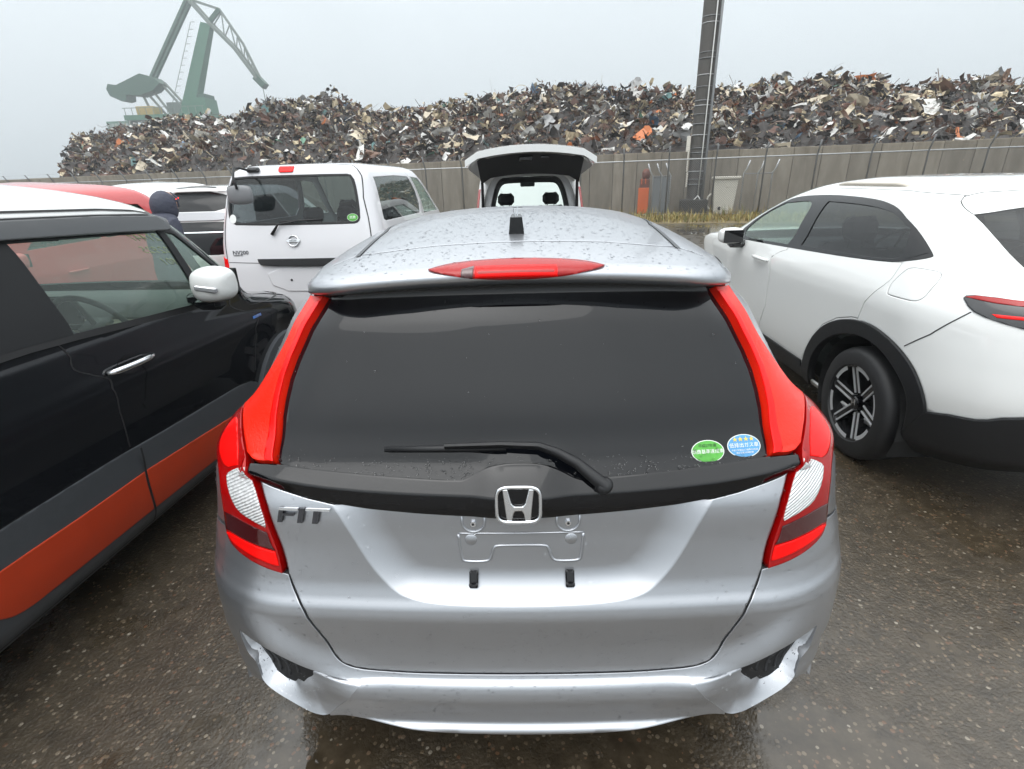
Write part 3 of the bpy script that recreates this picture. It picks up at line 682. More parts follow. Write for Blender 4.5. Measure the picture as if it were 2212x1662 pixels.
        dk = [(-.664, .746), (-.628, .751), (-.578, .743), (-.540, .733), (-.532, .698), (-.524, .687), (-.546, .689), (-.595, .696), (-.637, .699), (-.662, .699)]
        panel(plain, 'dark_lens', smooth_poly(f(dk), it=1, corner=50), red_dark, lam, .0118, .012, lip=.003)
        br = [(-.660, .690), (-.637, .696), (-.595, .692), (-.546, .686), (-.524, .683), (-.513, .648), (-.522, .647), (-.563, .657), (-.605, .667), (-.642, .675)]
        panel(plain, 'light_bar', smooth_poly(f(br), it=1, corner=50), red_bright, lam, .0122, .012, lip=.003)
    # spoiler and high brake lamp
    sp = [(0, 1.303), (-.5, 1.303), (-.70, 1.298), (-.745, 1.300), (-.735, 1.34), (-.69, 1.40), (-.612, 1.459), (-.325, 1.483), (0, 1.487)]
    so = panel(plain, 'roof_spoiler', sp+[(-a, b) for a, b in sp[::-1][1:-1]], silver, car, 0, .012, lip=.01)
    br = [(-.263, 1.368), (-.215, 1.376), (-.121, 1.383), (0, 1.386), (.121, 1.383), (.215, 1.376), (.263, 1.368), (.236, 1.361), (.174, 1.351), (.09, 1.343), (0, 1.341), (-.09, 1.343), (-.174, 1.351), (-.236, 1.361)]
    hb = panel(plain, 'high_brake_lamp', smooth_poly(br, it=2, corner=50), red_lens, so, .005, .012, lip=.01)
    panel(plain, 'lamp_window', [(-.16, 1.350), (-.125, 1.346), (-.125, 1.369), (-.16, 1.364)], red_dark, hb, .0057, .01, lip=.002)
    panel(plain, 'brake_light_bar', [(-.12, 1.347), (.12, 1.347), (.12, 1.368), (-.12, 1.368)], red_bright, hb, .0055, .012, lip=.002)
    # roof, mouldings, antenna
    ro = panel(fit, 'roof', roof+[(4.3, 2.05), (-4.3, 2.05)], silver, car, 0, .05, lip=.008)
    dl = [(.612, 1.462), (.655, 1.54), (.735, 1.66), (.86, 1.72), (1.4, 1.775), (2.2, 1.80), (3.2, 1.74), (3.6, 1.63)]
    for sg in (1, -1):
        ribbon(fit, 'roof_moulding', [(a*sg, b-.012) for a, b in dl], .018, grey_clad, car, .002, .03)
    M = frame_at(fit, 0, 1.575, 0)
    an = MB(); b0 = [(-.021, -.03), (.021, -.03), (.018, .06), (-.018, .06)]; b1 = [(-.016, -.022), (.016, -.022), (.012, .03), (-.012, .03)]
    an.add([M @ Vector((x, y, -.003)) for x, y in b0]+[M @ Vector((x, y, .042)) for x, y in b1], [(3,2,1,0),(4,5,6,7),(0,1,5,4),(1,2,6,5),(2,3,7,6),(3,0,4,7)])
    ao = an.build('antenna_base', gloss_black, car)
    MB().tube([M @ Vector((-.003, 0, .042)), M @ Vector((-.007, .004, .062))], .0016, 5).tube([M @ Vector((.003, 0, .042)), M @ Vector((.004, .004, .064))], .0016, 5).build('antenna_terminal', chrome, ao)
    # rest of the body with side glass
    HOLE = [(0, -.1), (-.934, -.1), (-.934, .09), (-.97, .22), (-1.02, .40), (-.975, .605), (-.80, .66), (-.70, .691)]+LO_OUT+LU_OUT+[(-.745, 1.297), (-.69, 1.405), (-.612, 1.464), (-.612, 1.56), (0, 1.56)]
    hole = HOLE+[(-a, b) for a, b in HOLE[::-1] if a < -1e-6]
    top = [(a, b-.02) for a, b in roof]
    sideg = [(1.02, .98), (1.3, .935), (3.30, .90), (3.36, .98), (3.28, 1.20), (3.1, 1.29), (1.6, 1.30), (1.2, 1.22)]
    arcs = [arch_poly(1.2, .275, .10, .33), arch_poly(3.24, .275, .10, .33)]
    holes = [hole]+[sideg, mirror(sideg)]+arcs+[mirror(a) for a in arcs]+[[(3.5, .89), (4.4, .89), (4.4, 1.57), (3.56, 1.57)], mirror([(3.5, .89), (4.4, .89), (4.4, 1.57), (3.56, 1.57)])]
    panel(fit, 'body', [(-4.3, .04), (4.3, .04)]+top[::-1], silver, car, 0, .045, holes=holes, lip=.02)
    for q in (sideg, mirror(sideg)): panel(fit, 'side_window', q, dark_glass, car, -.004, .06, lip=0, edge=0)
    front_glass(fit, car, dark_glass, 3.5, .89, 1.57)
    fr = [(-.92, .34), (-.60, .34), (-.42, .24), (0, .21), (.42, .24), (.60, .34), (.92, .34), (.95, .6), (.86, .88), (.72, 1.25), (.62, 1.44), (-.62, 1.44), (-.72, 1.25), (-.86, .88), (-.95, .6)]
    panel(fit, 'inner_frame', fr, rubber, car, -.03, .03, lip=0, edge=0)
    for sg in (1, -1):
        for s0 in (2.25, 3.42): ribbon(fit, 'door_seam', [(s0*sg, .10), (s0*sg, .9)], .006, rubber, car, .001, .06)
    # emblem
    M = frame_at(plain, -.004, .836, .016); em = MB(); n = 40
    def sq(a, b, p=4.5): return [(a*abs(math.cos(2*math.pi*i/n))**(2/p)*(1 if math.cos(2*math.pi*i/n) >= 0 else -1), b*abs(math.sin(2*math.pi*i/n))**(2/p)*(1 if math.sin(2*math.pi*i/n) >= 0 else -1)) for i in range(n)]
    A, B = sq(.0505, .0445), sq(.0435, .0375)
    mid = sq(.047, .041)
    V = [M @ Vector((x, y, -.008)) for x, y in A]+[M @ Vector((x, y, .001)) for x, y in A]+[M @ Vector((x, y, .0065)) for x, y in mid]+[M @ Vector((x, y, .001)) for x, y in B]+[M @ Vector((x, y, -.008)) for x, y in B]
    em.add(V, [(r*n+i, r*n+(i+1) % n, (r+1)*n+(i+1) % n, (r+1)*n+i) for r in range(4) for i in range(n)])
    em = MB().tube([M @ Vector((x, y, .002)) for x, y in mid+mid[:1]], .0042, 10, cap=False)
    e = em.build('emblem', chrome, car, smooth=True)
    MB().prism(sq(.046, .040), .006, M @ Matrix.Translation((0, 0, -.009))).build('emblem_backing', gloss_black, e)
    Hh = [(-.034, .037), (-.0225, .037), (-.0145, .004), (-.009, -.003), (.009, -.003), (.0145, .004), (.0225, .037), (.034, .037), (.026, -.037), (.014, -.037), (.0105, -.020), (.007, -.0145), (-.007, -.0145), (-.0105, -.020), (-.014, -.037), (-.026, -.037)]
    ho = MB().prism(Hh, .006, M @ Matrix.Translation((0, 0, -.002))).build('emblem_letter', chrome, e)
    bv = ho.modifiers.new('bevel', 'BEVEL'); bv.width = .0025; bv.segments = 2; bv.limit_method = 'NONE'
    # model letters F I T
    M = frame_at(fit, -.463, .783, .001)
    sl = .22
    def bar(x0, x1, y0, y1): return [(x0+sl*y0, y0), (x1+sl*y0, y0), (x1+sl*y1, y1), (x0+sl*y1, y1)]
    for polys in ([bar(-.058, -.047, -.019, .017), bar(-.058, -.012, .011, .017), bar(-.05, -.020, -.002, .004)], [bar(-.010, .003, -.019, .017)], [bar(.006, .063, .011, .017), bar(.026, .039, -.019, .0115)]):
        mb = MB()
        for k, p in enumerate(polys): mb.prism(p, .006+.0006*k, M, 1 if p[2][1] > .016 and p[0][1] > .01 else 0)
        mb.build('model_letter', None, car, mats=[mat('dark_chrome', (.12, .12, .13), .15, 1), chrome])
    # plate mount: nuts, stamped bosses, hooks
    for s0 in (-.102, .099):
        M = frame_at(fit, s0, .750, 0)
        hexa = [(.007*math.cos(R(60*i)), .007*math.sin(R(60*i))) for i in range(6)]
        pn = MB().prism(hexa, .006, M).build('plate_nut', chrome, tg)
        MB().prism([(.003*math.cos(R(45*i)), .003*math.sin(R(45*i))) for i in range(8)], .0066, M).build('nut_hole', rubber, pn)
        U = [(.026*math.cos(a), .002+.024*math.sin(a)) for a in [R(180+180*i/14) for i in range(15)]]; U = [(-.026, .026)]+U+[(.026, .026)]
        MB().tube([M @ Vector((x, y, 0)) for x, y in U], .0035, 8).build('stamped_rib', silver, tg, smooth=True)
        M2 = frame_at(fit, s0-.006 if s0 < 0 else s0+.006, .705, -.004)
        MB().lathe([(.0165, 0), (.016, .003), (.012, .0055), (.001, .006)], 24, 'z').build('stamped_boss', silver, tg, smooth=True).matrix_local = M2
        M3 = frame_at(fit, s0, .603, 0)
        hk = MB().box((0, .000, .006), (.021, .040, .012), bev=.003).box((0, -.012, .014), (.021, .012, .010), bev=.003).build('plate_hook', gloss_black, tg); hk.matrix_local = M3
    pr = [(-.135, .720), (-.129, .655), (-.122, .646), (-.075, .646), (-.066, .655), (-.060, .684), (-.052, .690)]; pr = pr+[(-a-.004, b) for a, b in pr[::-1]]
    L = resample(smooth_poly(pr, closed=False, it=2), .01, False)
    MB().tube((fit.P(*L.T)-fit.N(*L.T)*.001).tolist(), .0038, 8).build('stamped_rib', silver, tg, smooth=True)
    L = resample([(-.135, .722), (.131, .722)], .01, False); MB().tube((fit.P(*L.T)-fit.N(*L.T)*.0012).tolist(), .003, 8).build('stamped_rib', silver, tg, smooth=True)
    # rear wiper
    def on(s, t, o): return (plain.P(np.array([s]), np.array([t]))[0]+plain.N(np.array([s]), np.array([t]))[0]*o)
    W1 = [(-.300, .930, .012), (-.158, .933, .014), (-.03, .932, .016)]
    wb = MB().tube([on(*w) for w in W1], [.0065, .0085, .0075], 8)
    wo = wb.build('wiper_blade', matt_black, car, smooth=True)
    arm = [(-.165, .938, .026), (-.04, .939, .034), (.042, .934, .036), (.078, .920, .036), (.118, .893, .034), (.150, .868, .032), (.176, .850, .026)]
    mb = MB(); pts = [Vector(on(*a)) for a in arm]; hw = [.0065, .0075, .009, .011, .0125, .0145, .016]
    nrm = Vector(plain.N(np.array([0.]), np.array([.92]))[0]); V = []
    for i, p in enumerate(pts):
        d = (pts[min(i+1, len(pts)-1)]-pts[max(i-1, 0)]).normalized(); w = d.cross(nrm).normalized()*hw[i]
        V += [p-w-nrm*.008, p-w*.8+nrm*.002, p-w*.4+nrm*.007, p+w*.4+nrm*.007, p+w*.8+nrm*.002, p+w-nrm*.008]
    k = 6; F = [(i*k+j, i*k+(j+1) % k, (i+1)*k+(j+1) % k, (i+1)*k+j) for i in range(len(pts)-1) for j in range(k)]+[tuple(range(k)), tuple((len(pts)-1)*k+j for j in range(k-1, -1, -1))]
    ar = fix_normals(MB().add(V, F).build('wiper_arm', matt_black, car, ang=50))
    M = frame_at(plain, .170, .854, .006)
    MB().lathe([(.019, 0), (.0185, .02), (.013, .026), (.001, .027)], 20, 'z').build('wiper_pivot', matt_black, ar, smooth=True).matrix_local = M
    # windscreen stickers
    wht = mat('sticker_white', (.85, .86, .84), .4); grn = mat('sticker_green', (.10, .42, .06), .4, var=(30, .35)); blu = mat('sticker_blue', (.10, .33, .62), .4, var=(25, .3)); yel = mat('sticker_gold', (.85, .62, .10), .4)
    sticker(car, plain, .411, .911, .076, .051, wht, grn, [('平成27年度', .0085, .0125, mat('sticker_dark', (.02, .08, .02), .5)), ('燃費基準達成車', .0105, -.001, wht)], -.0035, wht, 'fuel_economy_sticker')
    sticker(car, plain, .496, .918, .078, .053, wht, blu, [('★★★★', .0135, .0145, yel), ('低排出ガス車', .0115, .001, wht), ('平成17年排出ガス基準75%低減', .0045, -.0095, wht), ('国土交通大臣認定車', .0045, -.0155, wht)], -.0035, wht, 'emission_sticker')
    # running gear
    underbody(car, .70, .35, 3.8, .19, .2)
    for y in (.68, 3.21):
        for sg in (1, -1): wheel(car, (sg*.755, y, .300), .300, .18, sg, 'five', WS)
    wells(car, (.80, -.80), (.68, 3.21), .335, .31)
    # rain
    drops(plain, car, 3400, (-.80, .80), (.36, 1.48), (.0011, .0038), 3, off=.001, dens=lambda s, t: np.where((np.abs(s) < .6) & (t > .89) & (t < 1.31), .03, np.where((t < .80) & (np.abs(s) < .42), .5, .9)))
    drops(plain, car, 1500, (-.56, .56), (.868, .925), (.0010, .0030), 9, name='window_drips', off=.0, dens=lambda s, t: np.clip((.925-t)/.05, 0, 1)*(.35+.65*(np.sin(s*37)+np.sin(s*91+1) > -.2)))
    drops(fit, car, 1500, (-.62, .62), (.20, .5), (.0010, .0032), 4, off=.0)
    drops(fit, car, 3800, (-.78, .78), (1.36, 1.98), (.0008, .0042), 5, off=0.0)
    return car
def fit_plain(s, t, p):
    """same shell without the plate recess and corner pockets"""
    p = p.copy(); a = np.abs(s)
    p[..., 2] -= .03*sstep(1.18, 1.32, t)*(p[..., 0]/.5)**2
    tb = np.interp(-a, [g[0] for g in GARN_B], [g[1] for g in GARN_B]); u = (t-tb)/(.895-tb)
    p[..., 1] -= .020*np.clip(np.minimum(u/.5, (1.02-u)/.52), 0, 1)*(a < .62)
    p[..., 1] -= .012*np.exp(-(a/.085)**4-((t-.85)/.07)**4)
    return p
build_fit()
# ------------------------------------------------------------------ shells of the neighbouring cars
VEZ=[# z,W,Yr,Yf,rx,ry,cr,fx,fy
(.22,.80,.22,4.20,.36,.40,.06,.4,.4),(.35,.865,.08,4.28,.38,.42,.06,.4,.4),(.5,.885,.02,4.31,.40,.45,.06,.4,.4),(.62,.890,.0,4.32,.40,.45,.06,.4,.4),
(.80,.893,.02,4.33,.40,.45,.07,.4,.4),(.93,.895,.045,4.32,.40,.45,.08,.35,.32),(.985,.888,.06,4.28,.40,.45,.08,.3,.3),(1.04,.868,.085,4.0,.38,.45,.08,.28,.28),(1.08,.850,.12,3.58,.36,.44,.08,.26,.26),
(1.15,.818,.22,3.36,.32,.42,.08,.25,.24),(1.25,.775,.38,3.14,.28,.38,.08,.22,.22),(1.35,.725,.53,2.90,.25,.34,.08,.2,.2),(1.43,.675,.65,2.70,.22,.3,.08,.2,.2),
(1.48,.630,.70,2.54,.22,.28,.08,.2,.2),(1.52,.580,.80,2.38,.22,.28,.07,.2,.2),(1.55,.50,1.0,2.2,.22,.26,.05,.2,.2),(1.572,.36,1.3,2.0,.2,.2,.03,.2,.2),(1.58,.04,1.6,1.7,.03,.03,0,.03,.03)]
XBE=[
(.22,.77,.15,3.6,.2,.25,.03,.3,.35),(.30,.812,.06,3.70,.2,.25,.03,.3,.35),(.42,.825,.0,3.75,.2,.25,.03,.3,.35),(.60,.826,.0,3.76,.2,.25,.03,.3,.32),(.75,.826,.0,3.76,.2,.25,.03,.3,.3),
(.84,.824,.01,3.74,.2,.25,.03,.3,.3),(.90,.820,.01,3.66,.2,.25,.03,.3,.3),(.945,.815,.02,3.45,.2,.25,.03,.3,.3),(1.0,.808,.03,3.20,.2,.25,.03,.2,.25),(1.08,.800,.04,3.08,.2,.24,.03,.15,.15),
(1.14,.788,.05,3.03,.2,.23,.03,.12,.12),(1.30,.752,.09,2.88,.18,.2,.03,.12,.12),(1.45,.716,.13,2.73,.17,.19,.03,.12,.12),(1.53,.692,.16,2.62,.17,.18,.03,.13,.14),(1.575,.668,.19,2.52,.17,.18,.03,.15,.16),
(1.62,.62,.25,2.36,.18,.18,.03,.18,.2),(1.66,.54,.40,2.12,.2,.2,.03,.2,.22),(1.69,.38,.8,1.85,.2,.2,.02,.2,.2),(1.705,.04,1.3,1.4,.03,.03,0,.03,.03)]
NVA=[
(.25,.80,.12,4.25,.14,.16,.03,.3,.4),(.40,.835,.02,4.36,.14,.16,.03,.3,.4),(.6,.845,.0,4.40,.14,.16,.03,.3,.45),(.85,.846,.005,4.30,.14,.16,.03,.3,.5),(1.0,.844,.02,4.0,.14,.16,.03,.3,.5),(1.1,.838,.035,3.65,.14,.16,.03,.3,.45),
(1.2,.825,.055,3.45,.14,.16,.03,.28,.4),(1.4,.785,.10,3.1,.14,.16,.03,.26,.35),(1.6,.738,.15,2.8,.14,.16,.03,.24,.3),(1.70,.705,.175,2.62,.14,.16,.03,.22,.28),(1.77,.66,.205,2.48,.14,.17,.03,.22,.26),
(1.81,.58,.28,2.3,.16,.2,.03,.22,.26),(1.835,.42,.6,2.1,.18,.2,.02,.2,.2),(1.85,.04,1.3,1.4,.03,.03,0,.03,.03)]
vez=mk(VEZ,(.5,1.05,3.6,4.1,4.6)); xbe=mk(XBE,(.6,.9,3.6,4.0,4.5)); nva=mk(NVA,(.68,.86,4.2,4.7,5.2))
# ------------------------------------------------------------------ white crossover (right)
def flip(L, sg): return list(L) if sg > 0 else mirror(L)
def side_mirror(parent, c, sg, cap_m, base_m, w=.20, h=.15, d=.12, lamp=None, fold=False):
    fy = -1 if fold else 1
    mb = MB(); n = 12; rows = [(-.5, .55), (-.42, .85), (-.2, 1.0), (.15, .98), (.4, .82), (.5, .5)]
    V = []
    for x, k in rows:
        for i in range(n):
            a = 2*math.pi*i/n; cy, cz = math.cos(a), math.sin(a)
            q = abs(cy)**.6*(1 if cy >= 0 else -1); r = abs(cz)**.7*(1 if cz >= 0 else -1)
            V.append((c[0]+sg*x*w, c[1]+fy*q*k*d*(.5 if q < 0 else .75), c[2]+r*k*h*.5))
    F = [(r*n+i, r*n+(i+1) % n, (r+1)*n+(i+1) % n, (r+1)*n+i) for r in range(len(rows)-1) for i in range(n)]+[tuple(range(n)), tuple((len(rows)-1)*n+i for i in range(n-1, -1, -1))]
    o = fix_normals(MB().add(V, F).build('door_mirror', cap_m, parent, ang=50))
    sb = o.modifiers.new('sub', 'SUBSURF'); sb.levels = 1; sb.render_levels = 2
    MB().box((c[0]-sg*w*.30, c[1]+.0, c[2]-h*.52), (w*.75, d*.6, h*.35), bev=.02).box((c[0]-sg*w*.72, c[1]+.01, c[2]-h*.42), (w*.5, d*.35, h*.3), bev=.015).build('mirror_foot', base_m, o, ang=40)
    MB().box((c[0], c[1]-fy*d*.47, c[2]), (w*.8, .012, h*.72), bev=.002).build('mirror_glass', gloss_black, o)
    if lamp: MB().box((c[0]+sg*w*.05, c[1]+fy*d*.66, c[2]-h*.04), (w*.60, d*.18, h*.15), Matrix.Rotation(R(8), 3, 'Y'), bev=.006).build('indicator', lamp, o)
    return o
def handle(parent, sh, s0, s1, t, m, cup=None, off=.03, th=.012):
    a = np.linspace(s0, s1, 9); k = np.sin(np.linspace(0, math.pi, 9))**.4; P = sh.P(a, np.full(9, t))+sh.N(a, np.full(9, t))*(off*k+.004)[:, None]
    o = MB().tube(P.tolist(), [th*.8]+[th]*7+[th*.8], 10).build('door_handle', m, parent, smooth=True)
    if cup:
        M = frame_at(sh, (s0+s1)/2, t, .0015); L = abs(s1-s0)
        MB().prism([(L*.27*math.cos(2*math.pi*i/28), .042*math.sin(2*math.pi*i/28)) for i in range(28)], .001, M).build('handle_cup', cup, o)
    return o
def build_vez():
    x, y, a = 2.797, 1.09, -2.
    car = thing('white_crossover', 'white crossover with black wheel arch trim and tinted rear side glass', 'car', (x, y, 0), R(a))
    dlo = [(-3.25, .915), (-3.56, 1.02), (-3.62, 1.19), (-3.64, 1.34), (-3.64, 1.47), (-3.60, 1.55), (-3.005, 1.575), (-2.547, 1.58), (-1.755, 1.569), (-1.343, 1.544), (-1.121, 1.49), (-.995, 1.385), (-.934, 1.295), (-.897, 1.182), (-.909, 1.157), (-1.087, 1.091), (-1.321, 1.06), (-1.71, 1.022), (-2.408, .97), (-3.018, .932)]
    gf = [(-3.27, .95), (-3.49, 1.05), (-3.56, 1.19), (-3.59, 1.35), (-3.55, 1.46), (-2.953, 1.528), (-2.687, 1.381), (-2.50, 1.157), (-2.47, 1.004), (-2.825, .978)]
    gr = [(-2.572, 1.52), (-2.041, 1.52), (-1.533, 1.504), (-1.241, 1.467), (-1.095, 1.402), (-1.006, 1.341), (-1.03, 1.237), (-1.076, 1.127), (-1.237, 1.093), (-1.514, 1.073), (-1.837, 1.055), (-2.277, 1.033), (-2.327, 1.235)]
    dlo = [tuple(q) for q in smooth_poly(dlo, it=2, corner=70)]; gf = [tuple(q) for q in smooth_poly(gf, it=2, corner=50)]; gr = [tuple(q) for q in smooth_poly(gr, it=2, corner=60)]
    gq = [(-.985, 1.30), (-.925, 1.185), (-1.05, 1.12), (-1.005, 1.235)]
    fuel = [(-1.145, .949), (-1.076, 1.026), (-1.023, 1.067), (-.985, 1.077), (-.893, 1.076), (-.885, 1.055), (-.91, .997), (-.94, .932), (-.952, .894), (-.974, .868), (-1.004, .86), (-1.133, .856), (-1.149, .862), (-1.151, .907)]
    ao = [(-1.75, .05), (-1.745, .15), (-1.731, .213), (-1.717, .279), (-1.68, .43), (-1.598, .539), (-1.478, .618), (-1.364, .66), (-1.245, .678), (-1.145, .664), (-1.03, .623), (-.965, .566), (-.925, .494), (-.885, .40), (-.871, .357), (-.86, .05)]
    ai = [(-1.66, .0), (-1.66, .12), (-1.658, .196), (-1.642, .299), (-1.59, .429), (-1.495, .519), (-1.368, .576), (-1.248, .598), (-1.136, .578), (-1.05, .529), (-.992, .471), (-.95, .401), (-.93, .326), (-.92, .20), (-.925, .0)]
    fuel = [tuple(q) for q in smooth_poly(fuel, it=2, corner=70)]; ao = ao[:1]+[tuple(q) for q in smooth_poly(ao[1:-1], closed=False, it=2)]+ao[-1:]; ai = ai[:1]+[tuple(q) for q in smooth_poly(ai[1:-1], closed=False, it=2)]+ai[-1:]
    fa = [(a-2.09, b) for a, b in ao]; fi = [(a-2.09, b) for a, b in ai]
    clad = [(-.927, .332), (-.871, .357), (-.808, .379), (-.734, .389), (-.703, .402), (-.67, .425), (-.614, .444), (-.45, .455), (0, .46)]
    clad = [(-.92, .02)]+clad+[(-a, b) for a, b in clad[::-1][1:]]+[(.92, .02)]
    seam_f = [(-2.408, .97), (-2.30, .90), (-2.256, .82), (-2.254, .747), (-2.288, .611), (-2.295, .453), (-2.367, .228)]
    seam_r = [(-1.317, .675), (-1.301, .715), (-1.269, .78), (-1.187, .898), (-1.145, .996), (-1.087, 1.091)]
    rear_d = seam_f+[(-1.76, .225), (-1.735, .30), (-1.69, .43), (-1.604, .545), (-1.484, .624), (-1.37, .666)]+seam_r+[(-1.321, 1.06), (-1.71, 1.022)]
    front_d = [(-3.40, .80), (-3.36, .50), (-3.28, .228)]+seam_f[::-1]+[(-3.018, .932), (-3.25, .915), (-3.40, .88)]
    lamp = [(-.827, .925), (-.819, .939), (-.793, .948), (-.728, .949), (-.66, .942), (-.4, .935), (0, .933), (0, .84), (-.4, .83), (-.658, .822), (-.716, .837), (-.764, .853), (-.794, .869), (-.812, .889)]
    rw = [(-.674, 1.483), (-.407, 1.535), (0, 1.552), (0, 1.06), (-.40, 1.075), (-.545, 1.10), (-.587, 1.145), (-.62, 1.297)]
    rw2 = rw[:3]+[(-a, b) for a, b in rw[:2][::-1]]+[(-a, b) for a, b in rw[4:][::-1]]+rw[4:]
    lamp2 = lamp[:6]+[(-a, b) for a, b in lamp[:6][::-1]]+[(-a, b) for a, b in lamp[8:][::-1]]+lamp[8:]
    holes = [rw2, lamp2, clad, [(3.68, .96), (4.7, .96), (4.7, 1.66), (3.72, 1.66)], [(-4.7, .96), (-3.68, .96), (-3.72, 1.66), (-4.7, 1.66)]]
    for sg in (1, -1): holes += [flip(q, sg) for q in (dlo, ao, fa, rear_d, front_d, fuel)]
    sill = [(-3.1, .02), (-3.1, .222), (-1.76, .222), (-1.75, .02)]
    for sg in (1, -1): holes.append(flip(sill, sg))
    panel(vez, 'body', [(-4.6, .0), (4.6, .0), (4.6, 2.35), (-4.6, 2.35)], white_p, car, 0, .045, holes=holes, lip=.015)
    panel(vez, 'lower_cladding', clad, matt_black, car, .014, .04, lip=.03)
    rwp = panel(vez, 'rear_window', rw2, win_dark, car, -.003, .06, lip=0, edge=0)
    lo = panel(vez, 'tail_lamp', lamp2, mat('smoked_lens', (.02, .021, .024), .08, 0, .6), car, .006, .03, lip=.02)
    top = [(-.822, .930), (-.79, .944), (-.728, .945), (-.4, .931), (.4, .931), (.728, .945), (.79, .944), (.822, .930), (.74, .918), (.4, .905), (-.4, .905), (-.74, .918)]
    panel(vez, 'lamp_strip', top, red_lens, lo, .0085, .03, lip=.004)
    panel(vez, 'light_bar', [(-.745, .868), (-.6, .872), (-.6, .858), (-.73, .855)], red_bright, lo, .0085, .02, lip=.003)
    for sg in (1, -1):
        panel(vez, 'rear_door', offset_poly(flip(rear_d, sg), -.0025), white_p, car, 0, .045, lip=.015, edge=.8)
        d = panel(vez, 'front_door', offset_poly(flip(front_d, sg), -.0025), white_p, car, 0, .05, lip=.015, edge=.8)
        handle(d, vez, -2.511*sg, -2.29*sg, .818, white_p, None, .028, .013)
        panel(vez, 'fuel_door' if sg > 0 else 'quarter_panel', offset_poly(flip(fuel, sg), -.0025 if sg > 0 else .001), white_p, car, 0, .04, lip=.01, edge=.8)
        panel(vez, 'window_frame', flip(dlo, sg), gloss_black, car, .001, .04, holes=[flip(gf, sg), flip(gr, sg)], lip=.012, edge=.2)
        panel(vez, 'front_door_window', flip(gf, sg), win_clear, car, -.004, .08, lip=0, edge=0)
        panel(vez, 'rear_door_window', flip(gr, sg), win_dark, car, -.004, .08, lip=0, edge=0)
        panel(vez, 'quarter_window', flip(gq, sg), dark_glass, car, .003, .04, lip=.002, edge=0)
        panel(vez, 'wheel_arch_trim', flip(ao[:-1]+ai[::-1][1:], sg), matt_black, car, .016, .03, lip=.05)
        panel(vez, 'wheel_arch_trim', flip(fa[:-1]+fi[::-1][1:], sg), matt_black, car, .016, .03, lip=.05)
        panel(vez, 'sill_cladding', flip(sill, sg), matt_black, car, .010, .06, lip=.03)
        f = lambda L: [(a*sg, b) for a, b in L]
        ribbon(vez, 'bumper_seam', f([(-1.01, .638), (-.909, .731), (-.80, .866)]), .0045, rubber, car, .0008, .03)
        ribbon(vez, 'hatch_seam', f([(-.30, 1.672), (-.641, 1.647), (-.697, 1.624), (-.741, 1.604), (-.747, 1.574), (-.726, 1.548), (-.674, 1.483)]), .005, rubber, car, .0008, .03)
        ribbon(vez, 'roof_seam', f([(-3.6, 1.655), (-2.429, 1.667), (-1.125, 1.656), (-.733, 1.615)]), .005, rubber, car, .0008, .04)
        ss = np.linspace(1.15, 3.45, 14); tt = np.full(14, 1.735); lift = np.interp(np.arange(14), [0, 1.5, 11.5, 13], [-.012, .006, .006, -.012])
        MB().tube((vez.P(-sg*ss, tt)+vez.N(-sg*ss, tt)*lift[:, None]).tolist(), .013, 8).build('roof_rail', mat('champagne_rail', (.55, .50, .43), .35, .3), car, smooth=True)
        side_mirror(car, (-sg*.99, 2.80, 1.10), -sg, white_p, gloss_black, .21, .15, .15)
        for yy in (.80, 3.41): wheel(car, (-sg*.775, yy, .335), .335, .215, -sg, 'six', WH)
    front_glass(vez, car, win_clear, 3.68, .96, 1.66)
    underbody(car, .72, .45, 4.1, .2, .2); wells(car, (.86, -.86), (.80, 3.41), .40, .345, .3)
    for xx in (-.37, .37): seat(car, xx, 2.05, seat_m, .42)
    for xx in (-.36, .36): seat(car, xx, 1.15, seat_m, .42, w=.6)
    MB().box((0, 3.0, .92), (1.45, .5, .22), bev=.08).build('dashboard', dash_m, car, ang=40); steering(car, .37, 2.66, .98, dash_m)
    MB().box((0, .75, .93), (1.3, .5, .03)).build('parcel_shelf', seat_m, car)
    hm = text_mesh('H', .055, .001); hm.transform(Matrix.Translation((-.775-.1075*.79-.0015, .80, .335)) @ Matrix.Rotation(R(-90), 4, 'Z') @ Matrix.Rotation(R(90), 4, 'X') @ Matrix.Rotation(R(25), 4, 'Z')); link('hub_emblem', hm, car, chrome)
    return car
build_vez()
